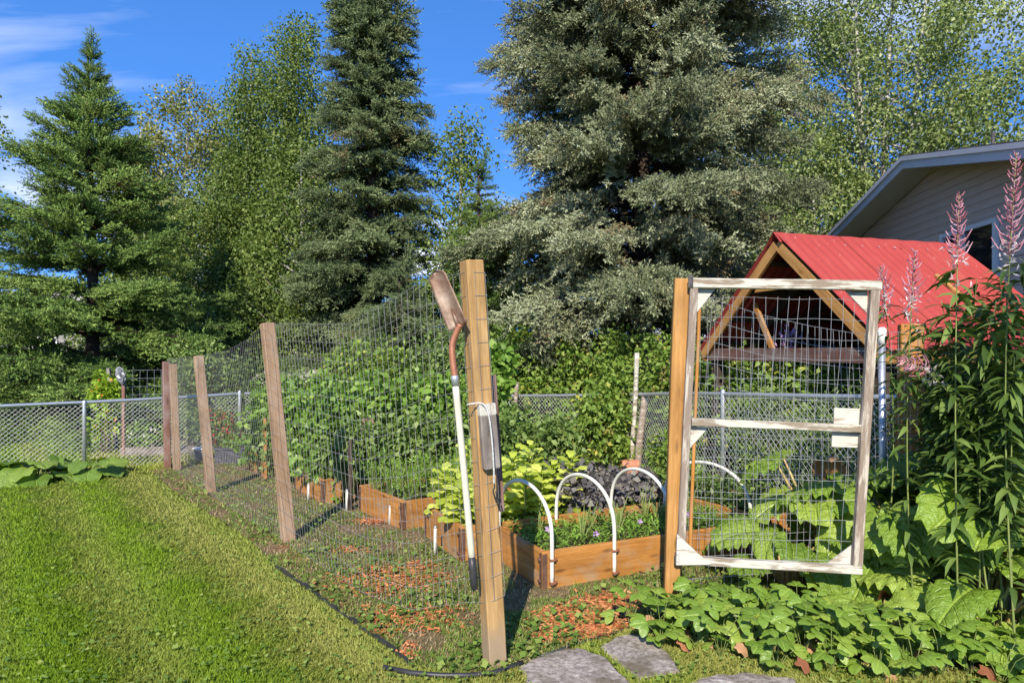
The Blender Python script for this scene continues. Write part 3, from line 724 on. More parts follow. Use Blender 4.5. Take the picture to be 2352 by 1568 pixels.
for lab, t, t2, top in (('white hoop nearest the main post, over front bed', .06, .03, .64), ('white hoop second from main post, two copper straps', .545, .52, .645),
                        ('white hoop half hidden by the gate post', 1.03, 1.03, .65), ('white hoop seen through the open gate', 1.78, 1.57, .66)):
    e, a = hoop(lab, F1, ux1, uy1, t, .74, top, t2=t2)
    strap(e, a, ux1, uy1, .195); strap(e, a, ux1, uy1, .045)
# short capped pipe stubs strapped to the bed ends
def stub(label, u, v0, v1, y):
    p0, p1 = at(u, v0, y), at(u + 1, v1, y)
    e = thing('pipe_stub', label, 'pipe', Vector((p0.x, p0.y, 0)), 'upright white pipes on the bed ends')
    mb = MB(); mb.tube([Vector((p0.x, p0.y, 0.0)), p1], .0125, 8); mb.build('pipe', PVC, e, True)
    mb = MB(); mb.tube([p1, p1 + Vector((0,0,.012))], .0150, 8); mb.build('cap', GALV, e, True)
stub('white pipe stub on the second bed end, nearest post', 999, 1262, 1211, 5.20)
stub('white pipe stub on the middle of the third bed end', 895, 1215, 1163, 6.12)
stub('white pipe stub at the far corner of the third bed', 796, 1180, 1126, 6.63)
stub('white pipe stub below the bean vines', 708, 1148, 1112, 7.10)
# bricks under the old fence posts
def bricks(label, p, rows):
    e = thing('brick_stack', label, 'bricks', p)
    for k in range(rows):
        me_ = MB(); me_.box((0, 0, 0), .20, .10, .062); o = me_.build('brick', BRICK, e, mw=Matrix.Translation(p + Vector((random.uniform(-.01,.01), 0, .031 + k * .066))) @ Matrix.Rotation(random.uniform(-.1, .1), 4, 'Z'))
PB2 = Vector((1.50, 8.30, 0)); PB1 = Vector((-.05, 9.9, 0))
bricks('stack of pale red bricks at the white back post', PB2 + Vector((-.10, -.16, 0)), 4)
bricks('small stack of red bricks behind the latch board', PB1 + Vector((-.06, -.3, 0)), 4)

# ================================================================== chain-link fence
CHAINH = 1.0
def chain_link(label, path, z0f, hf, pitch=.062, rad=.0021):
    path = [Vector((p[0], p[1], 0)) for p in path]; cum = [0]
    for a, b in zip(path, path[1:]): cum.append(cum[-1] + (b - a).length)
    L = cum[-1]
    X = np.array([p.x for p in path]); Yv = np.array([p.y for p in path])
    px = lambda s: np.interp(s, cum, X); py = lambda s: np.interp(s, cum, Yv)
    e = thing('chain_link_fence', label, 'chain-link fence', path[0], 'chain-link fences round the garden')
    rail = [Vector((px(s), py(s), z0f(s) + hf(s) + .012 * math.sin(s * 1.1))) for s in np.linspace(0, L, 40)]
    mb = MB(); mb.tube(rail, .021, 8); mb.build('top_rail', GALV, e, True)
    ns = int(L / (pitch / 2)); rows = int(CHAINH / (pitch / 2))
    # zigzag wires: node (i, k) at s=i*pitch/2; wire j runs i in {j, j+1}
    S = np.arange(ns + 2) * pitch / 2
    Xs, Ys = np.interp(S, cum, X), np.interp(S, cum, Yv)
    Z0 = np.array([z0f(s) for s in S]); Hs = np.array([hf(s) for s in S])
    fr = np.linspace(0, 1, rows + 1)
    d = np.gradient(np.stack([Xs, Ys], -1), axis=0); d /= np.linalg.norm(d, axis=1)[:, None]
    nx, ny = -d[:, 1], d[:, 0]
    Vs, Fs, o = [], [], 0
    bul = .012
    for j in range(ns):
        for k in range(rows):
            i0, i1 = (j, j+1) if (k + j) % 2 == 0 else (j+1, j)
            P0 = np.array([Xs[i0], Ys[i0], Z0[i0] + Hs[i0] * fr[k]]); P1 = np.array([Xs[i1], Ys[i1], Z0[i1] + Hs[i1] * fr[k+1]])
            sg = .003 if (k + j) % 2 == 0 else -.003
            n3 = np.array([nx[i0], ny[i0], 0]); P0 = P0 + n3 * (sg + bul * math.sin(S[i0] * 1.9 + fr[k] * 3)); P1 = P1 + n3 * (sg + bul * math.sin(S[i1] * 1.9 + fr[k+1] * 3))
            t = P1 - P0; t /= np.linalg.norm(t); b = np.cross(t, n3); 
            q = [rad * (n3 * math.cos(w) + b * math.sin(w)) for w in (0, 2.094, 4.189)]
            Vs += [P0 + a for a in q] + [P1 + a for a in q]
            Fs += [[o, o+1, o+4, o+3], [o+1, o+2, o+5, o+4], [o+2, o, o+3, o+5]]; o += 6
    obj('wire_mesh', mesh('wire_mesh', np.array(Vs), np.array(Fs), CHAIN), e)
    return e
K = Vector((-4.0, 10.06, 0)); Q1 = gp(197, 1086); kd = (K - Q1).normalized()
left_end = Q1 - kd * 3.4
c1 = chain_link('chain-link fence crossing the lawn on the left to its corner', [left_end, Q1, K], lambda s: .02, lambda s: .84 + .02 * s * .8)
def steel_post(e, p, h, r=.024, name='line_post', mat=GALV):
    mb = MB(); mb.tube([p + Vector((0,0,-.02)), p + Vector((0,0,h)), p + Vector((0,0,h + .025)), p + Vector((0,0,h+.032))], [r, r, r * .8, r * .2], 10); mb.build(name, mat, e, True)
steel_post(c1, Q1 + Vector((.0, -.03, 0)), .905); steel_post(c1, K + Vector((0, -.03, 0)), .96); steel_post(c1, left_end, .87)
c2 = chain_link('chain-link fence behind the beds, climbing to the right past the gate', [K + Vector((.05, .03, 0)), (-.02, 10.1), (1.55, 8.42), (2.02, 6.6), (2.68, 4.80), (3.35, 3.9)],
                lambda s: float(np.interp(s, [0, 4, 6.4, 8.3, 10.3, 12], [.02, .02, .05, .16, .26, .28])), lambda s: float(np.interp(s, [0, 4, 6.4, 12], [.92, .90, .98, 1.0])))
steel_post(c2, Vector((2.03, 6.57, 0)), 1.16); steel_post(c2, Vector((3.35, 3.9, 0)), 1.28)
# old weathered posts against the back fence
def old_post(label, pts, r, mat, name='old_post'):
    e = thing(name, label, 'post', Vector((pts[0][0], pts[0][1], 0)), 'weathered posts at the back fence')
    mb = MB(); mb.tube(curve(pts, 4), r, 8); mb.build('pole', mat, e, True); return e
old_post('white weathered pole at the back fence, thick and crooked', [PB2 + Vector((.02, 0, -.02)), PB2 + Vector((.05, -.02, .5)), PB2 + Vector((.12, -.02, 1.02))], .045, P_WORN)
old_post('thin white stake with flaking paint standing by the crooked pole', [PB2 + Vector((-.06, .06, -.02)), PB2 + Vector((.0, .05, .8)), PB2 + Vector((.03, .05, 1.54))], .030, P_WHITE)
old_post('slim pale post at the back fence behind the latch board', [PB1 + Vector((.05, 0, -.02)), PB1 + Vector((.08, 0, .5)), PB1 + Vector((.12, 0, 1.12))], .032, P_WORN)

# ================================================================== red-roofed hut
hut = thing('hut', 'small open hut with red corrugated metal roof and orange rafters', 'hut', (3.2, 6.5, 0))
RA, RB = Vector((2.57, 6.50, 2.63)), Vector((4.50, 7.10, 2.63))      # ridge
rd = (RB - RA).normalized(); fd = Vector((rd.y, -rd.x, 0))           # fd: towards the near eave
WID, DROP = 1.25, 1.06
def roof_side(sgn, label):
    e = fd * sgn; sl = (e * WID - Vector((0, 0, DROP))); Ls = sl.length; sld = sl.normalized(); nrm = rd.cross(sld) * (1 if rd.cross(sld).z > 0 else -1)
    Lr = (RB - RA).length + .16; nsheet = 3; o0 = RA - rd * .08
    for k in range(nsheet):
        a0, a1 = Lr * k / nsheet, Lr * (k+1) / nsheet + .05
        na, nl = 56, 7; V = []
        for j in range(nl):
            for i in range(na):
                s = a0 + (a1 - a0) * i / (na-1); t = -.02 + (Ls + .06) * j / (nl-1)
                hgt = .020 + .020 * (0.5 + .5 * math.cos(2 * math.pi * s / .105)) ** 1.6 + .004 * k + .006 * math.sin(s * 3 + t * 2)
                V.append(o0 + rd * s + sld * t + nrm * hgt)
        F = [(j*na+i, j*na+i+1, (j+1)*na+i+1, (j+1)*na+i) for j in range(nl-1) for i in range(na-1)]
        n_ = len(V); V += [v - nrm * .0025 for v in V]; F += [tuple(reversed([q + n_ for q in f])) for f in F]
        obj('roof_sheet', mesh('roof_sheet', V, F, REDROOF, smooth=True), hut)
    for q, nm in ((-.05, 'rafter'), (.5, 'rafter'), (1.0, 'rafter'), ((RB-RA).length + .02, 'rafter')):
        a = RA + rd * q - Vector((0, 0, .06)); board(nm, a + sld * .01, a + sld * Ls, .10, .038, W_GATEPOST if q < 0 or q > 1.5 else W_DARK, hut, rd)
    for t in (.3, .7, 1.1, 1.5):
        a = RA + sld * t - nrm * .025; board('purlin', a - rd * .0, a + rd * (RB-RA).length, .07, .022, W_DARK, hut, nrm)
    a = RA + sld * (Ls - .02) - Vector((0, 0, .07)); board('fascia', a - rd * .06, a + rd * ((RB-RA).length + .06), .12, .022, W_GATEPOST, hut, e)
    # screws
    mb = MB()
    for k in range(10):
        for t in (.12, .75, 1.35):
            p = o0 + rd * (.1 + k * .205) + sld * t + nrm * .034; mb.box(p, .012, .012, .006)
    mb.build('roof_screws', GALV, hut)
    return sld
s1 = roof_side(1, 'near'); s2 = roof_side(-1, 'far')
# folded ridge cap
V = []; n = 40
for i in range(n):
    p = RA - rd * .10 + rd * (((RB-RA).length + .2) * i / (n-1)) + Vector((0, 0, .043 + .003 * math.sin(i * 1.3)))
    V += [p + s1 * .13 + Vector((0, 0, -.012)), p + Vector((0, 0, .010)), p + s2 * .13 + Vector((0, 0, -.012))]
F = [(i*3+k, i*3+k+1, (i+1)*3+k+1, (i+1)*3+k) for i in range(n-1) for k in range(2)]
n_ = len(V); V += [v + Vector((0,0,-.003)) for v in V]; F += [tuple(reversed([q + n_ for q in f])) for f in F]
obj('ridge_cap', mesh('ridge_cap', V, F, REDROOF), hut)
def eave(sgn, along): return RA + rd * along + fd * (sgn * (WID - .06)) - Vector((0, 0, DROP + .03))
board('tie_beam', eave(-1, .0) + Vector((0,0,-.02)), eave(1, .0) + Vector((0,0,-.02)), .13, .04, W_BEAM, hut, -rd)
board('tie_beam', eave(-1, 1.95) + Vector((0,0,-.02)), eave(1, 1.95) + Vector((0,0,-.02)), .13, .04, W_BEAM, hut, rd)
board('collar_tie', RA + s1 * .55 - Vector((0,0,.09)) + rd * .02, RA + s2 * .55 - Vector((0,0,.09)) + rd * .02, .08, .03, W_GATEPOST, hut, -rd)
for sg in (-1, 1):
    for al in (.06, 1.9):
        p = eave(sg, al) - fd * (sg * .08); board('corner_post', Vector((p.x, p.y, -.02)), p, .09, .09, W_DARK, hut, -rd)
board('strut', eave(-.2, .1) + Vector((0,0,.0)), RA + s2 * .75 + rd * .12 - Vector((0,0,.1)), .06, .03, W_CEDAR, hut, -rd)
for k in range(11):                      # plank back wall
    a = eave(-1, .02 + k * .178); b = eave(-1, .02 + (k+1) * .178 - .008); m = (a + b) / 2
    board('wall_plank', Vector((m.x, m.y, .05)), Vector((m.x, m.y, m.z - .07)), .168, .02, W_DARK, hut, fd)
for k in range(12):                      # plank far gable wall
    f0 = -1 + 2 * (k + .5) / 12; p = RA + rd * 1.98 + fd * (f0 * (WID - .08)); zt = 2.63 - DROP * abs(f0) * (WID-.08)/WID - .14
    board('wall_plank', Vector((p.x, p.y, .05)), Vector((p.x, p.y, zt)), .185, .02, W_DARK, hut, rd)
# raised seam with lifted timber on the near roof
a = at(2133, 668, 6.45); 
sA = RA + rd * 1.32 + s1 * .62; sB = RA + rd * 1.32 + s1 * 1.46; nn = rd.cross(s1) * (1 if rd.cross(s1).z > 0 else -1)
board('seam_batten', sA + nn * .055, sB + nn * .055, .045, .03, W_GATEPOST, hut, nn)

# ================================================================== house
SIDING = plain('grey_vinyl_siding', (.64,.48,.39), (.70,.53,.44), 3, .55, .3, 0, .05)
SOFFIT = plain('soffit_vinyl', (.52,.46,.44), (.56,.50,.48), 3, .6, .3, 0, .05)
FASCIA = plain('painted_metal_fascia', (.56,.56,.60), (.64,.64,.68), 3, .4, .4, 0, .05)
SHINGLE = plain('dark_shingles', (.05,.05,.055), (.11,.105,.10), 30, .9, .15, 0, .6)
WHITEV = plain('white_window_vinyl', (.74,.74,.74), (.80,.80,.80), 4, .4, .4, 0, .03)
def glass_mat():
    m, nt = newmat('dark_window_glass'); finish(nt, princ(nt, (.012,.014,.016), .06, .6)); return m
GLASS = glass_mat()
house = thing('house', 'grey siding house with low gable roof beyond the red hut', 'house', (6.2, 10, 0))
hd = Vector((.08, 1, 0)).normalized(); hn = Vector((-hd.y, hd.x, 0))      # along the gable wall (away), out of the wall (to the left)
AP = Vector((6.17, 9.95, 0)); APZ = 4.26; SLO = .227; HALF = 5.2
def wall_pt(s, z, out=0.0): return AP + hd * s + hn * out + Vector((0, 0, z))
def top_at(s): return APZ - SLO * abs(s)
zb = 0.0; ch = .115; k = 0
V = []; 
mbw = MB()                                  # sheathing
P = [wall_pt(-HALF, 0, -.02), wall_pt(HALF, 0, -.02), wall_pt(HALF, top_at(HALF), -.02), wall_pt(0, APZ, -.02), wall_pt(-HALF, top_at(HALF), -.02)]
Q = [p - hn * 8 for p in P]
mbw.add(P + Q, [(0,1,2,3,4), (9,8,7,6,5), (0,5,6,1), (1,6,7,2), (4,9,5,0)])
mbw.build('wall_core', SIDING, house)
WS0, WS1, WZ0, WZ1 = -1.46, -.24, 2.50, 3.19     # window along the wall and up it
z = 1.2
while z < APZ - .02:
    z1 = z + ch
    smax = HALF if z1 < top_at(HALF) else (APZ - z) / SLO
    segs = [(-smax, smax)]
    if z1 > WZ0 - .03 and z < WZ1 + .03: segs = [(-smax, WS0 - .05), (WS1 + .05, smax)]
    for a, b in segs:
        if b - a < .05: continue
        ta = min(z1, top_at(a)); tb = min(z1, top_at(b))
        # clapboard: lower edge proud, upper edge in
        pts = [wall_pt(a, z, .018), wall_pt(b, z, .018), wall_pt(b, max(tb, z + .001), .004), wall_pt(a, max(ta, z + .001), .004), wall_pt(a, z, .0), wall_pt(b, z, .0)]
        if a < 0 < b and z1 > APZ: pts[2] = wall_pt(0.01, APZ, .004); pts[3] = wall_pt(-.01, APZ, .004)
        obj('siding_board', mesh('siding_board', pts, [(0,1,2,3), (0,4,5,1)], SIDING), house)
    z = z1
win = MB(); c = wall_pt((WS0+WS1)/2, (WZ0+WZ1)/2, .03); rz = math.atan2(hd.y, hd.x)
Wl, Wh = WS1 - WS0, WZ1 - WZ0
winE = MB()
for s in (WS0, (WS0*.42 + WS1*.58) , WS1): winE.box(wall_pt(s, (WZ0+WZ1)/2, .03), .06, .06, Wh + .06, rz)
for zz in (WZ0, WZ1): winE.box(wall_pt((WS0+WS1)/2, zz, .028), Wl, .055, .06, rz)
wf = winE.build('window', WHITEV, house)
for a, b in ((WS0, WS0*.42 + WS1*.58), (WS0*.42 + WS1*.58, WS1)):
    pn = MB(); pn.box(wall_pt((a+b)/2, (WZ0+WZ1)/2, .012), b - a - .05, .01, Wh - .05, rz); pn.build('pane', GLASS, wf)
OV = .46
rp_ = lambda s, out, dz=0.0: wall_pt(s, top_at(s) + dz, out)
for sg, nm in ((1, 'far'), (-1, 'near')):
    e_ = sg * (HALF + .5)
    m_ = MB(); V = [rp_(0, OV, .17), rp_(e_, OV, .17), rp_(e_, -8.2, .17), rp_(0, -8.2, .17)]
    V += [v - Vector((0, 0, .05)) for v in V]; m_.add(V, [(0,1,2,3), (7,6,5,4), (0,4,5,1), (1,5,6,2), (3,2,6,7)]); m_.build('roof', SHINGLE, house)
    m_ = MB(); V = [rp_(0, OV, .135), rp_(e_, OV, .135), rp_(e_, OV, -.03), rp_(0, OV, -.03)]; V += [v - hn * .03 for v in V]
    m_.add(V, [(0,3,2,1), (4,5,6,7), (0,1,5,4), (3,7,6,2), (1,2,6,5)]); m_.build('rake_fascia', FASCIA, house)
    m_ = MB(); V = [rp_(0, OV + .025, .15), rp_(e_, OV + .025, .15), rp_(e_, OV + .025, .085), rp_(0, OV + .025, .085)]; V += [v - hn * .024 for v in V]
    m_.add(V, [(0,3,2,1), (4,5,6,7), (0,1,5,4), (3,7,6,2), (1,2,6,5)]); m_.build('drip_edge', FASCIA, house)
    n = 46                                   # soffit panels
    for k in range(n):
        s0, s1_ = e_ * k / n, e_ * (k + 1) / n - sg * .006
        V = [rp_(s0, OV - .03, -.022), rp_(s1_, OV - .03, -.022), rp_(s1_, .0, -.022), rp_(s0, .0, -.022)]; V += [v + Vector((0,0,.012)) for v in V]
        obj('soffit_panel', mesh('soffit_panel', V, [(0,1,2,3), (7,6,5,4), (0,4,5,1), (1,5,6,2), (2,6,7,3), (3,7,4,0)], SOFFIT), house)
vp = thing('vent_pipe', 'thin dark vent pipe rising from the grey house roof', 'vent pipe', Vector((8.1, 11.5, 3.9)))
mb = MB(); mb.tube([(8.1, 11.5, 3.85), (8.1, 11.5, 5.25)], .03, 8); mb.build('pipe', DKMET, vp, True)

# ================================================================== things by the far left corner
tub = thing('tub', 'black tub with white rim on the grass by the far fence', 'tub', gp(466, 1062))
p = gp(466, 1062); mb = MB(); mb.tube([p, p + Vector((0,0,.20))], [.10, .13], 14); mb.build('body', GREYP, tub, True)
mb = MB(); mb.tube([p + Vector((0,0,.195)), p + Vector((0,0,.215))], [.138, .138], 14); mb.build('rim', WHITEP, tub, True)
pl = thing('planter', 'ribbed dark grey trough planter by the chain-link corner', 'planter', gp(533, 1062))
p = gp(533, 1062); mb = MB(); mb.box(p + Vector((0,0,.10)), .40, .22, .20, .15); mb.build('trough', GREYP, pl)
mb = MB()
for k in range(12):
    d = Vector((math.cos(.15), math.sin(.15), 0)); mb.box(p + d * (-.19 + k * .0345) + Vector((.11 * math.sin(.15), -.11 * math.cos(.15), .09)), .012, .012, .17, .15)
mb.build('ribs', GREYP, pl); mb = MB(); mb.box(p + Vector((0,0,.208)), .44, .26, .022, .15); mb.build('rim', GREYP, pl)
# timber bed frame beyond the chain-link
bx = thing('timber_frame', 'low timber bed frame on the grass beyond the chain-link fence', 'bed frame', gp(360, 1048))
q0, q1 = gp(276, 1050), gp(452, 1046); dd = (q1 - q0).normalized(); up = Vector((0,0,.07)); bk = Vector((-dd.y, dd.x, 0)) * .8
for a, b, n in ((q0, q1, -bk), (q0 + bk, q1 + bk, bk), (q0 + dd * .02 + bk * .03, q0 + bk * .97 + dd * .02, -dd), (q1 - dd * .02 + bk * .03, q1 + bk * .97 - dd * .02, dd)):
    board('plank', a + up, b + up, .15, .04, W_OLD, bx, n)
s_a = thing('stake', 'leaning grey stake beside the vine beyond the chain-link', 'stake', gp(266, 1030), 'stakes beyond the chain-link')
board('timber', gp(268, 1032), at(249, 845, gp(268, 1032).y), .05, .05, W_OLD, s_a, (0, -1, 0))
s_b = thing('stake', 'upright reddish stake holding the plastic bag beyond chain-link', 'stake', gp(285, 1050), 'stakes beyond the chain-link')
board('timber', gp(285, 1050), at(284, 868, gp(285, 1050).y), .045, .045, W_RED, s_b, (0, -1, 0))
yb = gp(285, 1050).y
wire_fence('wire_fence', 'short wire panel strung between stakes beyond the chain-link fence', [at(288, 900, yb + .05)[:2], at(395, 900, yb + .35)[:2]],
           lambda s: at(300, 850, yb + .1).z, lambda s: .55, .095, .1, WIRE, .0022, .004, 'welded wire fences', rows=6)
bag = thing('plastic_bag', 'crumpled grey plastic bag tied to a stake', 'plastic bag', at(276, 880, yb))
V = []; F = []; c = at(277, 862, yb - .05); n1, n2 = 12, 14
for i in range(n1):
    t = i / (n1-1); rr = .012 + .05 * math.sin(math.pi * min(1, t * 1.05)) ** .7
    for k in range(n2):
        q = 2 * math.pi * k / n2; rj = rr * (1 + .35 * math.sin(k * 3.1 + i)) ; V.append((c.x + rj * math.cos(q) + .05 * (t - .5), c.y + rj * math.sin(q) * .6, c.z + .13 - .26 * t))
F = [(i*n2+k, i*n2+(k+1) % n2, (i+1)*n2+(k+1) % n2, (i+1)*n2+k) for i in range(n1-1) for k in range(n2)]
obj('film', mesh('film', V, F, plain('grey_film', (.05,.055,.06), (.26,.27,.29), 30, .3, .6)), bag)
# neighbour's shed and cedar fence far left
shed = thing('shed', 'grey-roofed garden shed in the distance behind the bean vines', 'shed', (-4.6, 13.5, 0))
sy = 13.5; a = at(572, 850, sy); b = at(716, 850, sy); zr, ze = a.z, at(600, 886, sy).z
mb = MB(); mb.box(((a.x+b.x)/2 , sy + 1.2, ze/2), (b.x-a.x) - .2, 1.9, ze); mb.build('wall', W_DARK, shed)
mb = MB(); V = [(a.x-.05, sy+.9, zr), (b.x-.15, sy+.9, zr), (b.x+.10, sy+.1, ze+.10), (a.x-.05, sy+.1, ze+.10), (a.x-.05, sy+.05, ze), (b.x+.14, sy+.05, ze), (b.x-.15, sy+2.2, ze), (a.x, sy+2.2, ze)]
mb.add(V, [(0,3,2,1), (3,4,5,2), (0,1,6,7), (1,2,5,6), (0,7,4,3), (4,7,6,5)]); mb.build('roof', plain('weathered_shingles', (.27,.245,.22), (.38,.35,.32), 14, .9, .1, 0, .5), shed)
cf = thing('cedar_fence', 'orange cedar board fence far behind the bean vines', 'fence', (-4.0, 13.2, 0), 'neighbour board fences')
ya = 13.2; x0 = at(652, 900, ya).x; x1 = at(742, 900, ya).x; zt = at(700, 884, ya).z; k = 0; x = x0
while x < x1:
    board('fence_board', (x, ya, 0), (x, ya, zt), .10, .02, W_FENCE, cf, (0, -1, 0), seg=1); x += .115
cf = thing('cedar_fence', 'orange cedar board fence under the big left spruce', 'fence', (-15, 20, 0), 'neighbour board fences')
ya = 20.0; x = at(-40, 900, ya).x; x1 = at(66, 900, ya).x; zt = at(30, 889, ya).z
while x < x1:
    board('fence_board', (x, ya, 0), (x, ya, zt), .13, .02, W_FENCE, cf, (0, -1, 0), seg=1); x += .15
nh = thing('neighbour_house', 'pale neighbour house glimpsed through the big left spruce', 'house', (-20, 30, 0))
mb = MB(); mb.box((-21.5, 33, 1.5), 9, 6, 3.0); mb.build('wall', plain('pale_siding', (.20,.19,.18), (.26,.25,.24), 4, .7), nh)
mb = MB(); V = [(-26.5,29.5,2.9), (-16.5,29.5,2.9), (-16.5,36.5,2.9), (-26.5,36.5,2.9), (-26.5,33,4.5), (-16.5,33,4.5)]; mb.add(V, [(0,1,5,4), (2,3,4,5), (0,4,3), (1,2,5), (0,3,2,1)]); mb.build('roof', MATS['weathered_shingles'], nh)
for xx in (-24, -20.5, -18):
    mb = MB(); mb.box((xx, 29.97, 1.7), 1.1, .08, 1.1); f_ = mb.build('window', WHITEV, nh); mb = MB(); mb.box((xx, 29.94, 1.7), .95, .06, .95); mb.build('pane', GLASS, f_)

# ================================================================== trees
ORD = ['first', 'second', 'third', 'fourth', 'fifth', 'sixth', 'seventh', 'eighth', 'ninth', 'tenth', 'eleventh', 'twelfth', 'thirteenth']
def shoot14(seed, k=10, r=.25, w=.062):
    g = np.random.default_rng(seed); V = []; F = []
    for i in range(k):
        th = i * 2.4 + g.uniform(-.4, .4); q = i / k * .86; d = np.array([math.cos(th), 0, math.sin(th)]); sd = np.array([-d[2], 0, d[0]]) * w
        b = len(V); rr = r * g.uniform(.8, 1.15) * (1 - .3 * q)
        V += [np.array([0, q, 0]) - sd, np.array([0, q + .12, 0]) + sd, d * rr + np.array([0, q + .26, 0])]; F.append([b, b+1, b+2])
    return np.array(V), np.array(F)
NEEDLES = shoot14(2)
def bough(L, mat, seed, droop, hang, shoot, lat=.5, gap=.10, step=.05, inner=.22, thick=.03):
    "one spruce bough, X outward, with side twigs set with needle shoots; several trees share these meshes"
    g = np.random.default_rng(seed); SP, SD, SS, SR = [], [], [], []; wd = MB()
    bp = lambda t: np.array([L * t, .05 * L * math.sin(t * 3 + seed), L * (.12 * t - droop * 1.3 * t * t + .42 * droop * t ** 4)])
    wd.tube([bp(t) for t in np.linspace(0, 1, 6)], np.linspace(.010 + .012 * L, .004, 6), 4, False)
    d = np.array([1.0, 0, 0]); t = inner if L > 1 else .1
    while t <= 1.0:
        pc = bp(t); l0 = (lat * L * (1 - t) ** .75 * min(1, .3 + 1.1 * t) + .14)
        for sg in (-1, 1):
            if g.random() < .08: continue
            l = l0 * g.uniform(.55, 1.2); dn = -.75 if g.random() < hang else g.uniform(-.3, .1)
            ld = np.array([.85, sg * g.uniform(.45, 1.0), dn]); ld /= np.linalg.norm(ld); nrm = np.cross(ld, [0, 0, 1.0]); nrm /= np.linalg.norm(nrm)
            tp = lambda q, l=l, ld=ld: pc + ld * (l * q) + np.array([0, 0, -.25 * l * q * q])
            wd.tube([tp(0), tp(.5), tp(1)], [.006, .004, .002], 3, False)
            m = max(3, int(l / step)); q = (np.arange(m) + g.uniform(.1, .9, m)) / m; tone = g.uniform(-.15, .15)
            for s2 in (-1, 0, 1):
                P = pc + ld * (l * q)[:, None] + np.stack([0*q, 0*q, -.25 * l * q * q + g.normal(0, thick, m)], -1)
                D = ld[None] * (.75 if s2 else .35) + nrm[None] * (s2 * g.uniform(.4, 1.0, m))[:, None] + np.array([0, 0, .12 if s2 else .75]) * g.uniform(.2, 1.2, m)[:, None] + g.normal(0, .15, (m, 3))
                if s2 == 0:
                    k_ = g.random(m) < .30; P, D, m2 = P[k_], D[k_], int(k_.sum())
                else: m2 = m
                hg = g.random(m2) < hang * .6; D[hg] = D[hg] * .4 + np.array([0, 0, -.8])
                SP.append(P); SD.append(D); SS.append(shoot * g.uniform(.65, 1.25, m2)); SR.append(tone - .16 + .34 * (q if m2 == m else q[k_]))  # paler new growth outward; lit tips and shaded insides painted into the tone
            SP.append(tp(1)[None]); SD.append(ld[None]); SS.append(np.array([shoot * 1.3])); SR.append(np.zeros(1))
        t += gap / max(L, .3) * g.uniform(.75, 1.25)
    SP.append(bp(1.0)[None]); SD.append(np.array([[1, 0, .2]])); SS.append(np.array([shoot * 1.5])); SR.append(np.zeros(1))
    SP, SD, SS, SR = map(np.concatenate, (SP, SD, SS, SR)); n = len(SP)
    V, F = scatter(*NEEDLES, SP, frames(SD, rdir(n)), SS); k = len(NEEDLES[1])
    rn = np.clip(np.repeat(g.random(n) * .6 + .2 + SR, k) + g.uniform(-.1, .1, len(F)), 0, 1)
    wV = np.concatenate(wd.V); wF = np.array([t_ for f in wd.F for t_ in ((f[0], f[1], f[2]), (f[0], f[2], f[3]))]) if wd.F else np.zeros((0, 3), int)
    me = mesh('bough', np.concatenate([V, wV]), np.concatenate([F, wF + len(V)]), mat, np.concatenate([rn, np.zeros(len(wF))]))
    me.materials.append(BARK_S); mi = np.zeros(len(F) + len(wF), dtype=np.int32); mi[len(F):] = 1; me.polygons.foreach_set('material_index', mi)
    return me
def spruce(label, base, H, rmax, z0, mat, seed, p=.75, shoot=.12, droop=.25, hang=.2, whorl=.5, nb=9, keep=1.0, lat=.5, gap=.10, step=.05, zj=.1, up=.5, low=-.05, classes=(3.4, 2.2, 1.3, .65), nvar=3, top_r=0.0, inner=.22, group='spruce trees'):
    g = np.random.default_rng(seed); e = thing('spruce_tree', label, 'tree', Vector((base[0], base[1], 0)), group); b3 = Vector((base[0], base[1], 0))
    mb = MB(); r0 = .016 * H + .03
    mb.tube([b3 + Vector((.05 * math.sin(t * 5), 0, t * H)) for t in np.linspace(0, 1, 12)], np.linspace(r0, .015, 12), 9); mb.build('trunk', BARK_S, e, True)
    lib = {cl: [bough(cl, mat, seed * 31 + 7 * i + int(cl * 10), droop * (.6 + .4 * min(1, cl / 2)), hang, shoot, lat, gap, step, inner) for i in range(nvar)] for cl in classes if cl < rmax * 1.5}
    z = z0; az = g.uniform(0, 6); cnt_ = 0
    while z < H - .08:
        f = (z - z0) / (H - z0); Lz = rmax * (1 - f) ** p + top_r; n = max(5, int(nb * (1 if f < .75 else .75)))
        for k in range(n):
            if g.random() > (keep if z < 9.3 else keep * .6): continue
            a = az + 2 * math.pi * k / n + g.uniform(-.3, .3); L = max(.2, Lz * g.uniform(.68, 1.15)); cl = min(lib, key=lambda q: abs(math.log(q / L)))
            pitch = low + (up - low) * f ** 1.3 + g.uniform(-.12, .12)
            mw = Matrix.Translation(b3 + Vector((0, 0, z + g.uniform(-zj, zj)))) @ Matrix.Rotation(a, 4, 'Z') @ Matrix.Rotation(-pitch, 4, 'Y') @ Matrix.Rotation(g.uniform(-.25, .25), 4, 'X') @ Matrix.Diagonal((L / cl, L / cl * g.choice([-1, 1]), L / cl, 1))
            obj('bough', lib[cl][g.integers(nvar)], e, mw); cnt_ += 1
        z += whorl * (1 - .45 * f) * g.uniform(.85, 1.15); az += 1.1
    cl = min(lib)
    obj('bough', lib[cl][0], e, Matrix.Translation(b3 + Vector((0, 0, H - .35))) @ Matrix.Rotation(-1.5, 4, 'Y') @ Matrix.Scale(.8, 4))
    return cnt_
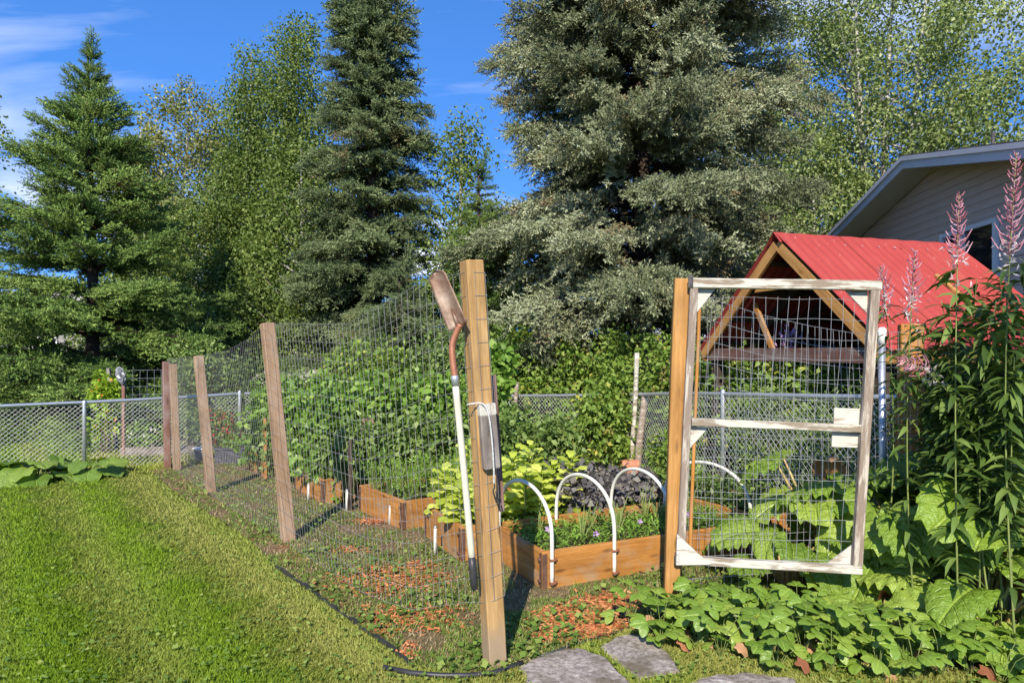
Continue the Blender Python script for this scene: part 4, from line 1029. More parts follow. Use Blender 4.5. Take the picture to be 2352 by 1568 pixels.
def deciduous(label, base, H, prof, nclump, nleaf, lsize, mat, seed, cr=(.35, .6), bark=BARK_A, trunk_r=.10, group=None, name='broadleaf_tree', stems=1, spread=.3, flat=1.0, tmpl=KITE, limbs=True):
    "prof: list of (height, crown radius) pairs"
    g = np.random.default_rng(seed); e = thing(name, label, 'tree', Vector((base[0], base[1], 0)), group)
    b3 = np.array([base[0], base[1], 0.0]); zs = [a for a, b in prof]; rs = [b for a, b in prof]
    tr = MB(); axes = []
    for k in range(stems):
        a = 2 * math.pi * k / stems + g.uniform(0, 1); d = np.array([math.cos(a), math.sin(a), 0]) * (spread if stems > 1 else 0)
        hh = H * (1 if k == 0 else g.uniform(.75, .97)); w = g.uniform(-.15, .15, 2)
        ax = lambda t, d=d, hh=hh, w=w: b3 + d * (H * .22 * t ** .8) + np.array([w[0] * math.sin(t * 4), w[1] * math.sin(t * 5), hh * t])
        axes.append((ax, hh)); tr.tube([ax(t) for t in np.linspace(0, 1, 14)], np.linspace(trunk_r, .012, 14), 7)
    tr.build('trunk', bark, e, True)
    w = np.interp(np.linspace(zs[0], zs[-1], 200), zs, rs); cdf = np.cumsum(w * w + .15); cdf /= cdf[-1]
    br = MB(); LP, LD, LR = [], [], []
    lsize = lsize * 1.02; nclump = int(nclump * 1.5); nleaf = int(nleaf * 2.1); cr = (cr[0] * 1.05, cr[1] * 1.1)
    per = max(1, nleaf // nclump)
    for c in range(nclump):
        z = float(np.interp(g.random(), cdf, np.linspace(zs[0], zs[-1], 200))); rr = float(np.interp(z, zs, rs))
        a = g.uniform(0, 2 * math.pi); q = rr * math.sqrt(g.random()) ** .7
        ax, hh = axes[g.integers(len(axes))]; t = min(.98, z / hh); cen = ax(t) * np.array([1, 1, 0]) + np.array([q * math.cos(a), q * math.sin(a) * flat, z])
        if stems > 1:
            cen = cen * .6 + (b3 + np.array([q * math.cos(a), q * math.sin(a) * flat, z])) * .4
        R_ = g.uniform(*cr)
        if limbs and c % 2 == 0:
            s0 = ax(max(.05, (z - q * .8) / hh) if z - q * .8 > .2 else .05); m = (s0 + cen) / 2 + np.array([0, 0, -.1 * q])
            br.tube([s0, m, cen], [.010 + .012 * q, .012, .004], 4, False)
        dv = rdir(per); rad = R_ * g.random(per) ** .42
        P = cen + dv * rad[:, None] * np.array([1, 1, .85]); LP.append(P)
        LD.append(dv * .5 + g.normal(0, .7, (per, 3)) + np.array([0, 0, -.35])); LR.append(np.full(per, g.uniform(-.18, .18)))
    LP, LD, LR = np.concatenate(LP), np.concatenate(LD), np.concatenate(LR); n = len(LP)
    k = LP[:, 2] > .05; LP, LD, LR = LP[k], LD[k], LR[k]; n = len(LP)
    V, F = scatter(*tmpl, LP, frames(LD, rdir(n) + np.array([0, -.4, .6])), lsize * g.uniform(.7, 1.3, n))
    rn = np.clip(np.repeat(g.random(n) * .8 + .1 + LR, len(tmpl[1])), 0, 1)
    if limbs: tag(br.build('branches', bark, e), kind='stuff')
    tag(obj('crown', mesh('crown', V, F, mat, rn), e), kind='stuff')
    return e

cnt = {}
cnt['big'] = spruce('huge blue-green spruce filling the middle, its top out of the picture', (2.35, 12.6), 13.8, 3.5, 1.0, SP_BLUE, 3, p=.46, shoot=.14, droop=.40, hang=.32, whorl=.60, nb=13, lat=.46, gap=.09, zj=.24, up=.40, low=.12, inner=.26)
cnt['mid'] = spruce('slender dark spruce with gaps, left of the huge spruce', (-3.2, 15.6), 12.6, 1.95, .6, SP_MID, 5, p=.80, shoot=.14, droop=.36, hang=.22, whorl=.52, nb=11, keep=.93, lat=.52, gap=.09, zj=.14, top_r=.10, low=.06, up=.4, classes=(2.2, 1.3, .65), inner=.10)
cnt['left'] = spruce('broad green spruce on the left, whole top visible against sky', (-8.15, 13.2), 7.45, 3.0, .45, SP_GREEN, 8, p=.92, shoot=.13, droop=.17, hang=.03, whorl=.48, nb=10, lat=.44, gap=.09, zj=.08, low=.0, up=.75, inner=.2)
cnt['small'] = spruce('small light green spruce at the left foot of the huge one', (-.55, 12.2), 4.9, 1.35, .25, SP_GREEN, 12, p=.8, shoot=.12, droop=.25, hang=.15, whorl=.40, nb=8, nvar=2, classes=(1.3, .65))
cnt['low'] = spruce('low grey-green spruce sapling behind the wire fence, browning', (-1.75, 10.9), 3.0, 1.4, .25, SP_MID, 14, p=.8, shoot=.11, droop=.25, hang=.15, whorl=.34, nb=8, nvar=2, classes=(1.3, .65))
# aspen stand between the spruces
colm = lambda H, r: [(.4, r * .9), (H * .3, r * 1.05), (H * .6, r * .85), (H * .85, r * .6), (H, r * .28)]
deciduous('tall columnar aspen with the highest pointed top, right of two', (-5.72, 18.0), 10.2, colm(10.2, 1.05), 260, 36000, .070, L_ASPEN, 21, group='aspens', name='aspen_tree')
deciduous('columnar aspen with rounded top, left of two against the sky', (-7.05, 18.2), 9.6, colm(9.6, .72), 190, 26000, .070, L_ASPEN, 22, group='aspens', name='aspen_tree')
deciduous('leafy lower aspen in front of the two columnar ones', (-5.2, 16.8), 6.6, [(.3, 1.5), (2.5, 1.7), (5, 1.2), (6.6, .3)], 150, 16000, .08, L_ASPEN, 23, group='aspens', name='aspen_tree')
deciduous('dense aspen thicket tree right beside the slender spruce', (-3.9, 17.4), 6.2, [(.3, 1.4), (3, 1.4), (6.2, .3)], 110, 11000, .08, L_ASPEN, 24, group='aspens', name='aspen_tree')
deciduous('yellowing birch with open crown between left spruce and aspens', (-11.0, 23.0), 10.6, [(2.5, .7), (6.0, 1.35), (8.8, 1.5), (10.6, .6)], 90, 10500, .10, L_BIRCH, 25, group='birches', name='birch_tree', bark=BARK_A)
deciduous('thin birch just left of the columnar aspens, slightly lower', (-9.6, 23.5), 9.6, [(3, .5), (6, .9), (9.6, .4)], 48, 4200, .10, L_BIRCH, 26, group='birches', name='birch_tree')
deciduous('short birch close beside the left spruce top', (-12.6, 23.0), 9.3, [(3, .5), (7, .9), (9.3, .35)], 42, 4000, .10, L_BIRCH, 27, group='birches', name='birch_tree')
deciduous('low leafy aspen thicket below the birches', (-8.0, 18.6), 6.3, [(.2, 1.7), (3, 1.9), (5.2, 1.3), (6.3, .4)], 150, 15000, .085, L_ASPEN, 28, group='aspens', name='aspen_tree')
deciduous('bright leafy aspen low beside the left spruce', (-9.9, 18.4), 5.2, [(.2, 1.5), (3, 1.6), (5.2, .5)], 100, 9500, .085, L_ASPEN, 29, group='aspens', name='aspen_tree')
deciduous('broadleaf tree whose twigs enter at the left picture edge', (-13.75, 16.0), 9.8, [(2, 1.0), (5, 1.7), (8, 1.5), (9.6, .6)], 60, 4500, .09, L_ASPEN, 30, name='aspen_tree', group='aspens')
# cottonwoods behind the house
deciduous('huge pale cottonwood behind the red hut, trunks showing', (11.2, 20.5), 15.5, [(1.5, 2.4), (5, 3.2), (9, 3.7), (13, 2.8), (15.5, .8)], 300, 42000, .105, L_COTTON, 31, cr=(.45, .8), trunk_r=.17, stems=4, spread=.35, name='cottonwood_tree', group='cottonwoods')
deciduous('lower cottonwood between the huge spruce and the house roof', (8.4, 19.0), 7.6, [(.4, 1.8), (3, 2.2), (6, 1.4), (7.6, .5)], 130, 15000, .095, L_COTTON, 32, name='cottonwood_tree', group='cottonwoods')
deciduous('slim cottonwood right beside the huge spruce, reaching the top', (8.0, 22.5), 11.4, [(3, 1.0), (7, 1.4), (11.4, .5)], 70, 7500, .105, L_COTTON, 33, name='cottonwood_tree', group='cottonwoods')
deciduous('round leafy cottonwood showing above the grey house roof', (20.5, 27.5), 10.2, [(3, 2.0), (7, 2.6), (10.2, .8)], 90, 9000, .13, L_COTTON, 34, cr=(.5, .9), name='cottonwood_tree', group='cottonwoods')
deciduous('bright young aspen at the left side of the huge spruce', (-1.15, 15.4), 6.6, [(.3, .9), (4, 1.1), (6.6, .35)], 85, 8500, .08, L_ASPEN, 35, group='aspens', name='aspen_tree')
deciduous('leafy aspen low behind the huge spruce on the right', (5.9, 17.5), 5.6, [(.3, 1.6), (3, 1.8), (5.6, .5)], 100, 9500, .09, L_ASPEN, 36, group='aspens', name='aspen_tree')
# the unseen tree behind the photographer that shades the right-hand corner
deciduous('broadleaf tree behind the viewpoint shading the right-hand corner', (2.55, -6.3), 9.8, [(5.6, .7), (7.2, 1.35), (8.8, 1.2), (9.8, .5)], 34, 5200, .13, L_ASPEN, 37, cr=(.45, .75), name='aspen_tree', group='aspens')

# ================================================================== shrubs and hedges
def shrub(name, label, cat_, base, rad, h, nclump, nleaf, lsize, mat, seed, tmpl=LEAF, z0=.15, cr=(.16, .30), group=None, stems=6, stem_mat=TWIG, up=.5, flower=None, spray=True):
    g = np.random.default_rng(seed); e = thing(name, label, cat_, Vector((base[0], base[1], 0)), group)
    b3 = np.array([base[0], base[1], 0.0]); st = MB(); LP, LD, LR = [], [], []; per = max(1, nleaf // nclump); tops = []
    for c in range(nclump):
        z = z0 + (h - z0) * g.random() ** .8; a = g.uniform(0, 6.283); q = math.sqrt(g.random()) * (1 - .45 * (z / h) ** 2)
        cen = b3 + np.array([q * rad[0] * math.cos(a), q * rad[1] * math.sin(a), z]); R_ = g.uniform(*cr)
        if c % max(1, nclump // (stems * 2)) == 0:
            b0 = b3 + np.array([cen[0] - b3[0], cen[1] - b3[1], 0]) * .45; b0[2] = 0
            st.tube([b0, (b0 + cen) / 2 + g.normal(0, .04, 3), cen], [.007, .005, .003], 4, False); tops.append(cen)
        dv = rdir(per); P = cen + dv * (R_ * g.random(per) ** .45)[:, None]; LP.append(P)
        LD.append(dv * .8 + g.normal(0, .5, (per, 3)) + np.array([0, 0, -.25])); LR.append(np.full(per, g.uniform(-.2, .2)))
    LP, LD, LR = np.concatenate(LP), np.concatenate(LD), np.concatenate(LR); k = LP[:, 2] > .03; LP, LD, LR = LP[k], LD[k], LR[k]; n = len(LP)
    V, F = scatter(*tmpl, LP, frames(LD, rdir(n) * .7 + np.array([0, -.25, up])), lsize * g.uniform(.6, 1.3, n))
    rn = np.clip(np.repeat(g.random(n) * .8 + .1 + LR, len(tmpl[1])), 0, 1)
    if st.V: st.build('stems', stem_mat, e)
    tag(obj('foliage', mesh('foliage', V, F, mat, rn), e), kind='stuff')
    if flower:
        fm, nf, fs = flower; i = g.choice(n, nf); V, F = scatter(*KITE, LP[i] + g.normal(0, .03, (nf, 3)) + np.array([0, -.03, .02]), frames(rdir(nf), rdir(nf)), fs)
        tag(obj('blossom', mesh('blossom', V, F, fm, np.repeat(g.random(nf), 2)), e), kind='stuff')
    return e
RG = 'raspberry canes along the back fence'
# left: beyond the chain-link
for i, (x, y, lab) in enumerate(((-15.2, 16.6, 'dark hedge bush far left under the spruce'), (-13.0, 16.2, 'dark hedge bush left of the lone steel fence post'), (-11.0, 16.0, 'dark hedge bush behind the lone steel fence post'), (-9.2, 15.7, 'dark hedge bush right of the lone steel fence post'), (-7.4, 15.2, 'dark hedge bush behind the wire panel'))):
    shrub('hedge_bush', lab, 'bush', (x, y), (1.3, .8), 1.25, 60, 4200, .085, L_DARK, 40 + i, group='hedge bushes', cr=(.2, .4))
shrub('fruit_bush', 'pale leafy bush filling the corner behind the far fence posts', 'bush', (-5.15, 11.4), (.85, .6), 1.55, 70, 4200, .065, L_POT, 50, cr=(.15, .32))
shrub('fruit_bush', 'dense bush just beyond the chain-link corner post', 'bush', (-4.1, 11.2), (.8, .5), 1.45, 55, 3200, .065, L_DARK, 51, cr=(.15, .3))
shrub('flower_bush', 'low white-flowered plant in the timber frame', 'plant', (-5.5, 10.35), (.35, .25), .42, 16, 800, .06, L_BEAN, 52, cr=(.1, .18), flower=(FLUFF, 60, .05))
shrub('flower_bush', 'leafy plant in the timber frame beside the white flowers', 'plant', (-5.05, 10.4), (.3, .25), .5, 14, 700, .06, L_POT, 53, cr=(.1, .18))
shrub('flower_bush', 'red-flowered plant growing behind the trough planter', 'plant', (-4.15, 9.75), (.28, .15), .62, 16, 600, .055, L_POT, 54, cr=(.08, .16), flower=(REDFL, 120, .05))
shrub('planter_greens', 'small green plants in the trough planter', 'plant', (gp(533, 1062).x, gp(533, 1062).y), (.16, .07), .34, 10, 260, .05, L_BEAN, 55, z0=.2, cr=(.04, .08))
shrub('climbing_vine', 'bright yellow-green vine with orange flowers on leaning stake', 'vine', (gp(250, 1045).x - .12, gp(250, 1045).y + .1), (.16, .1), 1.22, 34, 900, .085, L_VINE, 56, z0=.25, cr=(.07, .14), flower=(ORANGEFL, 30, .06))
# behind the beans
shrub('currant_bush', 'reddish-tinged currant bush behind the beans, left of main post', 'bush', (-2.0, 9.3), (.85, .5), 1.62, 70, 4000, .07, L_RASP, 57, cr=(.14, .3), group='bushes behind the beans')
shrub('currant_bush', 'green bush behind the beans close to the spade', 'bush', (-.95, 9.2), (.75, .5), 1.62, 70, 4000, .07, L_POT, 58, cr=(.14, .3), group='bushes behind the beans')
shrub('currant_bush', 'low green bush behind the beans near the shed', 'bush', (-3.0, 9.6), (.6, .4), 1.15, 46, 2600, .07, L_POT, 59, cr=(.14, .26), group='bushes behind the beans')
shrub('currant_bush', 'tall dark bush far behind the spade blade', 'bush', (-1.4, 10.9), (1.0, .5), 1.75, 60, 3500, .075, L_DARK, 60, cr=(.16, .32), group='bushes behind the beans')
# raspberries behind the back fence
rasp = [(-.05, 10.6, 1.65, 'raspberry cane clump right behind the latch board'), (.75, 10.5, 1.70, 'raspberry clump right of the slim pale back post'), (1.55, 9.9, 1.72, 'raspberry clump behind the tall thin stake'), (2.15, 9.2, 1.70, 'raspberry clump just left of the gate post top'),
        (2.5, 8.3, 1.55, 'raspberry clump seen through upper gate, left side'), (2.75, 7.5, 1.42, 'raspberry clump seen through upper gate, middle'), (3.0, 6.6, 1.35, 'raspberry clump under the hut tie beam'), (1.45, 11.3, 1.8, 'raspberry clump deep behind the back fence under the spruce'), (.2, 11.6, 1.85, 'raspberry clump deep behind the fence near the small spruce')]
for i, (x, y, h, lab) in enumerate(rasp):
    shrub('raspberry_bush', lab, 'bush', (x, y), (.62, .45), h, 75, 4200, .075, L_RASP, 70 + i, group=RG, cr=(.13, .27))
shrub('raspberry_bush', 'raspberry shoots in front of the back fence, left of white pole', 'bush', (1.05, 8.35), (.42, .25), 1.05, 42, 2000, .075, L_RASP, 85, group=RG, cr=(.1, .2))
shrub('raspberry_bush', 'raspberry shoots in front of the back fence with yellow leaves', 'bush', (1.32, 8.5), (.22, .18), 1.3, 30, 1300, .08, L_RASP, 86, group=RG, cr=(.08, .17), flower=(L_VINE, 40, .07))
shrub('hop_vine', 'broad-leaved climbing plant just right of the main post', 'vine', (-.18, 8.6), (.2, .16), 1.62, 40, 900, .11, L_BEAN, 87, LEAF_R, cr=(.08, .17))
shrub('raspberry_bush', 'weedy shoots along the chain-link seen through the lower gate', 'bush', (1.75, 7.3), (.3, .35), .62, 36, 1700, .065, L_RASP, 88, group=RG, cr=(.08, .18))
for i, (x, y, lab) in enumerate(((2.35, 6.35, 'grassy weeds behind the chain-link, middle of the gate'), (2.75, 5.5, 'grassy weeds behind the chain-link, right of the gate'), (3.05, 4.75, 'weeds behind the chain-link below the red roof edge'))):
    shrub('weed_clump', lab, 'weeds', (x, y), (.35, .45), 1.15, 55, 3000, .06, L_POT, 90 + i, LEAF_N, cr=(.1, .24), group='weeds behind the chain-link')
# beans and potatoes in the fourth and fifth beds
g = random.Random(5)
beans = [(-2.0, 7.35), (-1.72, 7.55), (-1.4, 7.75), (-1.05, 7.95), (-.7, 8.1), (-.35, 8.3), (-2.45, 8.0), (-2.1, 8.2), (-1.75, 8.4), (-2.85, 8.75), (-2.5, 8.95), (-2.15, 9.1), (-3.15, 8.85)]
for i, (x, y) in enumerate(beans):
    shrub('bean_plant', 'climbing bean plant, %s from the left among the broad-leaved beans' % ORD[sorted(b_[0] for b_ in beans).index(x)], 'bean plant', (x, y), (.30, .24), g.uniform(.98, 1.22), 40, 1300, .078, L_BEAN, 100 + i, LEAF_R, z0=.2, cr=(.09, .19), group='climbing beans in the back beds', stem_mat=STEM_G)
pots = [(-1.72, 7.05), (-1.5, 7.45), (-2.6, 8.15), (-2.95, 8.5), (.5, 7.6), (-1.35, 7.15), (-1.0, 7.25), (-.65, 7.4), (-.3, 7.5), (.05, 7.7), (-.85, 7.6), (-.2, 7.15), (.2, 7.25)]
for i, (x, y) in enumerate(pots):
    shrub('potato_plant', 'bushy potato plant, %s from the left in front of the beans' % ORD[sorted(b_[0] for b_ in pots).index(x)], 'potato plant', (x, y), (.30, .24), g.uniform(.72, .95), 34, 900, .075, L_POT, 120 + i, z0=.2, cr=(.08, .17), group='potato plants', stem_mat=STEM_G)
# trellis stakes in the beans, and the weathered stump plank
for lab, u, v0, v1, y in (('orange stake among the far beans', 610, 1090, 960, 8.35), ('dark thin stake in the potatoes by third bed', 805, 1180, 1010, 6.66), ('weathered slab of wood standing in the bean leaves', 846, 1060, 962, 7.3)):
    e = thing('garden_stake', lab, 'stake', Vector((at(u, v0, y).x, y, 0)), 'stakes among the beans')
    wd = .15 if 'slab' in lab else .04
    a = at(u, v0, y); a.z = 0; board('timber', a, at(u, v1, y), wd, .03, W_CEDAR if 'orange' in lab else (W_RED if 'slab' in lab else W_DARK), e, (0, -1, 0))

# ================================================================== carrots, kale, onions, lettuce
def fronds(name, label, cat_, base, h, n, mat, seed, spread=.12, group=None, leaf=.035, per=26):
    gg = np.random.default_rng(seed); e = thing(name, label, cat_, Vector(base), group); LP, LD = [], []; st = MB(); b3 = np.array(base)
    for k in range(n):
        a = gg.uniform(0, 6.283); q = gg.uniform(.3, 1); d = np.array([math.cos(a) * q * spread * 2, math.sin(a) * q * spread * 2, h * gg.uniform(.7, 1.1)])
        pt = lambda t, d=d: b3 + d * np.array([t, t, t * (1.25 - .3 * t * t)]) 
        st.tube([pt(0), pt(.5), pt(1)], [.003, .002, .001], 3, False)
        t = gg.uniform(.25, 1.0, per); P = np.array([pt(x) for x in t]) + gg.normal(0, .028, (per, 3)); LP.append(P); LD.append(rdir(per) + d / np.linalg.norm(d) * .6)
    LP, LD = np.concatenate(LP), np.concatenate(LD); m = len(LP); V, F = scatter(*LEAF_N, LP, frames(LD, rdir(m)), leaf * gg.uniform(.7, 1.4, m))
    st.build('stalks', STEM_G, e); tag(obj('foliage', mesh('foliage', V, F, mat, np.repeat(gg.random(m), 4)), e), kind='stuff')
_, u3, w3_, F3 = bed3
for i in range(15):
    p = F3 + u3 * (.12 + (i % 5) * .30 + random.uniform(-.05, .05)) + w3_ * (.15 + (i // 5) * .27 + random.uniform(-.05, .05)); p.z = .2
    fronds('carrot_plant', 'feathery carrot top in the third bed, %s row, %s from its left end' % (('front', 'middle', 'back')[i // 5], ORD[i % 5]), 'carrot plant', p, .34, 11, L_CARR, 200 + i, group='carrot tops')
_, u2, w2_, F2 = bed2
for i in range(9):
    p = F2 + u2 * (1.12 + (i % 3) * .30 + random.uniform(-.04, .04)) + w2_ * (.15 + (i // 3) * .24); p.z = .2
    shrub('kale_plant', 'curly purple kale in the second bed, %s row, %s from the lettuce' % (('front', 'middle', 'back')[i // 3], ORD[i % 3]), 'kale plant', (p.x, p.y), (.14, .13), .44 + random.uniform(-.05, .05), 22, 620, .06, L_KALE, 230 + i, LEAF_R, z0=.24, cr=(.06, .11), group='purple kale plants', stem_mat=STEM_G)
for i in range(8):
    p = F1 + ux1 * (.22 + i * .17 + random.uniform(-.05, .05)) + uy1 * (.16 + random.uniform(0, .35)); p.z = .18
    e = thing('onion_plant', 'upright onion leaves in the nearest bed, %s from its left end' % ORD[i], 'onion plant', p, 'onions in the nearest bed'); mb = MB()
    for k in range(6):
        h = random.uniform(.16, .36); d = Vector((random.uniform(-.06, .06), random.uniform(-.05, .05), h)); mb.tube([p + Vector((random.uniform(-.015, .015), 0, 0)), p + d * .55, p + d + Vector((d.x * .4, 0, -.01))], [.006, .005, .0015], 5)
    mb.build('leaves', STEM_G if i % 3 else MATS['green_stem'], e, True)
def cover(name, label, poly, n, mat, size, h, z0, seed, tmpl=LEAF, flat=.5):
    "low ground cover: leaves scattered over a polygon"
    gg = np.random.default_rng(seed); xs = [p[0] for p in poly]; ys = [p[1] for p in poly]
    P = np.stack([gg.uniform(min(xs), max(xs), n * 3), gg.uniform(min(ys), max(ys), n * 3)], -1); P = P[inpoly(P, poly)][:n]; m = len(P)
    loc = np.column_stack([P, z0 + h * gg.random(m) ** 1.5]); D = rdir(m, -.1, .9); V, F = scatter(*tmpl, loc, frames(D, rdir(m) * flat + np.array([0, 0, 1.0])), size * gg.uniform(.5, 1.4, m))
    return tag(obj(name, mesh(name, V, F, mat, np.repeat(gg.random(m), len(tmpl[1])))), label, 'greens', kind='stuff')
def bedpoly(b, L, D, a0=.05, b0=.05): _, ux, uy, F = b; return [tuple((F + ux * x + uy * y)[:2]) for x, y in ((a0, b0), (L - a0, b0), (L - a0, D - b0), (a0, D - b0))]
cover('bed_greens', 'low green seedlings and weeds covering the nearest bed', bedpoly(bed1, 1.9, .74), 5200, L_CARR, .045, .11, .18, 301, LEAF_N)
cover('bed_greens', 'low weeds under the lettuce in the second bed', bedpoly(bed2, 2.0, .8), 2200, WEED, .045, .08, .19, 302)
cover('bed_greens', 'low weeds in the third bed', bedpoly(bed3, 1.75, .92), 1600, WEED, .045, .07, .19, 303)
cover('bed_greens', 'low weeds in the fourth bed', bedpoly(bed4, 2.1, .95), 1500, WEED, .05, .09, .19, 304)
cover('bed_greens', 'green weeds in the bed seen through the gate', bedpoly(bed6, 1.55, .62), 2600, L_POT, .05, .22, .19, 305)
for i in range(6):
    p = F1 + ux1 * (.25 + i * .24) + uy1 * random.uniform(.1, .4); p.z = .19
    e = thing('pansy', 'small violet pansy in the nearest bed, %s from its left end' % ORD[i], 'flower', p, 'violet pansies in the nearest bed'); V, F = scatter(*KITE, np.tile(np.array(p) + np.array([0, 0, .09]), (5, 1)), frames(np.array([[math.cos(a), -.3, math.sin(a)] for a in np.arange(5) * 1.257]), np.array([[0, -1.0, .4]] * 5)), .028)
    obj('petals', mesh('petals', V, F, PURPLE, RNG.random(10)), e); mb = MB(); mb.tube([p, p + Vector((0, .01, .09))], .002, 4); mb.build('stalk', STEM_G, e)

# single large leaves ------------------------------------------------
def leaf_mesh(name, outline, mat, nl=9, nw=7, wave=.05, freq=3, cup=.08, droop=.25, seed=1, rn=None, crink=.02, pucker=0.0, jit=.06):
    "one leaf, unit length along Y, normal Z"
    gg = random.Random(seed); V = []; ph = gg.random() * 6
    for i in range(nl):
        t = i / (nl-1); w = outline(t)
        for k in range(nw):
            q = -1 + 2 * k / (nw-1); x = q * w; back = .10 * abs(q) * (1 - t) ** 6
            z = cup * (abs(q) - .9 * q * q) * w * 4 - droop * t * t + wave * abs(q) ** 3 * math.sin(freq * 6.28 * t + ph + (2.1 if q > 0 else 0)) + crink * gg.uniform(-1, 1) + pucker * math.sin(31 * (t - .8 * abs(x)) + 1.5) * min(1, abs(q) * 2)
            V.append((x * (1 + jit * gg.uniform(-1, 1)), t - back * 1.3, z))
    F = np.array([[i*nw+k, i*nw+k+1, (i+1)*nw+k+1, (i+1)*nw+k] for i in range(nl-1) for k in range(nw-1)])
    return mesh(name, V, F, mat, np.full(len(F), rn) if rn is not None else None, True)
o_rhub = lambda t: .47 * (max(0.0, math.sin(math.pi * min(1, .10 + .90 * t) ** .92)) ** .50) * (1.0 if t < .6 else 1.0) + .004
o_lett = lambda t: .36 * max(0.02, math.sin(math.pi * (t * .86 + .06) ** 1.25)) ** .7
o_round = lambda t: .50 * (max(0.0, math.sin(math.pi * min(1, .14 + .86 * t) ** .9)) ** .5) + .01
RHUB = [leaf_mesh('rhubarb_leaf', o_rhub, V_RHUB, 21, 15, .060, 5.0 + .6 * s, .16, .30 + .10 * (s % 3), s, crink=.008, pucker=.022, jit=.025) for s in range(6)]
SQUA = [leaf_mesh('broad_leaf', o_round, V_SQUASH, 9, 7, .05, 2 + .3 * s, .10, .2, 20 + s) for s in range(3)]
LETT = [leaf_mesh('lettuce_leaf', o_lett, L_LETT, 7, 7, .09, 2.5 + s * .4, .15, .35, 30 + s, .15 + .2 * s) for s in range(5)]
DEAD = [leaf_mesh('withered_leaf', o_rhub, DEADL, 7, 5, .13, 1.5 + s * .4, .5, .5, 40 + s, .2 + .35 * s, .05) for s in range(3)]
def trifoliate(seed):
    gg = random.Random(seed); V, F = [], []
    for a, s in ((0, 1.0), (1.15, .92), (-1.15, .92)):
        m = leaf_mesh('x', lambda t: .36 * max(0.0, math.sin(math.pi * min(1, t * .93 + .05) ** 1.15)) ** .62 + .005, None, 6, 5, .03, 2.2, .28, .22, seed * 7 + int(a * 9) + 50)
        b = len(V); ca, sa = math.cos(a), math.sin(a)
        for v in m.vertices:
            x, y, z = v.co * .56 * s; V.append((x * ca - y * sa, x * sa + y * ca, z - .04 * abs(a)))
        F += [[b + i for i in p.vertices] for p in m.polygons]; bpy.data.meshes.remove(m)
    return mesh('strawberry_leaf', V, np.array(F), V_STRAW, None, True)
STRAWB = [trifoliate(s) for s in range(5)]
def put_leaf(name, me, parent, base, d, nrm, size):
    d = Vector(d).normalized(); n = Vector(nrm); x = d.cross(n).normalized(); z = x.cross(d)
    mw = Matrix((x, d, z)).transposed().to_4x4() @ Matrix.Scale(size, 4); mw.translation = base
    return obj(name, me, parent, mw)
def rhubarb(label, c, n, size, h, seed, spread=.32, a0=0, a1=6.283, mats=RHUB, cat_='rhubarb', name='rhubarb_plant', group='rhubarb plants', dead=1, stalk=STEM_R):
    gg = random.Random(seed); e = thing(name, label, cat_, Vector((c[0], c[1], 0)), group); c = Vector((c[0], c[1], 0))
    for k in range(n):
        a = a0 + (a1 - a0) * (k + gg.uniform(.1, .9)) / n; hh = gg.uniform(*h); q = gg.uniform(.35, 1) * spread
        o = Vector((math.cos(a), math.sin(a), 0)); base = c + o * q + Vector((0, 0, hh))
        isd = k < dead
        d = o + Vector((0, 0, gg.uniform(-.55, .25) if not isd else -.5)); nr = Vector((0, 0, 1)) + o * .35 + Vector((gg.uniform(-.4, .4), gg.uniform(-.55, .15), 0))
        lf = put_leaf('leaf', gg.choice(DEAD if isd else mats), e, base, d, nr, gg.uniform(*size) * (.7 if isd else 1))
        mb = MB(); mb.tube(curve([c + o * .03, c + o * (q * .45) + Vector((0, 0, hh * .62)), base + d.normalized() * .01], 3), [.011] * 3 + [.009] * 3 + [.006], 6, False)
        mb.build('stalk', stalk, lf, True)
rhubarb('rhubarb plant seen through the lower half of the open gate', (1.80, 4.48), 18, (.22, .36), (.14, .42), 1, .32)
rhubarb('rhubarb plant with tall leaves behind the gate latch side', (2.10, 4.72), 8, (.28, .38), (.45, .78), 2, .26)
rhubarb('rhubarb plant with big bright leaves just right of the gate', (2.42, 4.28), 18, (.28, .42), (.30, .72), 3, .34, dead=2)
rhubarb('large dark-shaded rhubarb plant at the right edge', (2.72, 3.95), 17, (.34, .50), (.35, .80), 4, .36)
rhubarb('rhubarb plant at the right edge, lower front leaves in sun', (2.52, 3.58), 16, (.24, .38), (.10, .34), 5, .32, dead=2)
rhubarb('rhubarb plant with drooping crinkled leaves below the gate corner', (2.02, 3.72), 15, (.20, .32), (.06, .20), 6, .30, dead=2)
rhubarb('rhubarb plant sprawling below the gate bottom rail', (1.55, 3.98), 12, (.18, .27), (.05, .15), 7, .26, dead=2)
rhubarb('rhubarb plant behind the stout post in leaf shade', (2.98, 4.35), 12, (.32, .46), (.35, .85), 8, .34)
rhubarb('broad-leaved low plant on the lawn at the left edge', (-5.75, 8.25), 16, (.26, .38), (.06, .34), 9, .36, mats=SQUA, cat_='garden plant', name='garden_plant', group='broad-leaved plants on the lawn', dead=0, stalk=STEM_G)
rhubarb('broad-leaved low plant in front of the lone steel fence post', (-5.25, 8.5), 13, (.20, .30), (.04, .22), 10, .34, mats=SQUA, cat_='garden plant', name='garden_plant', group='broad-leaved plants on the lawn', dead=0, stalk=STEM_G)
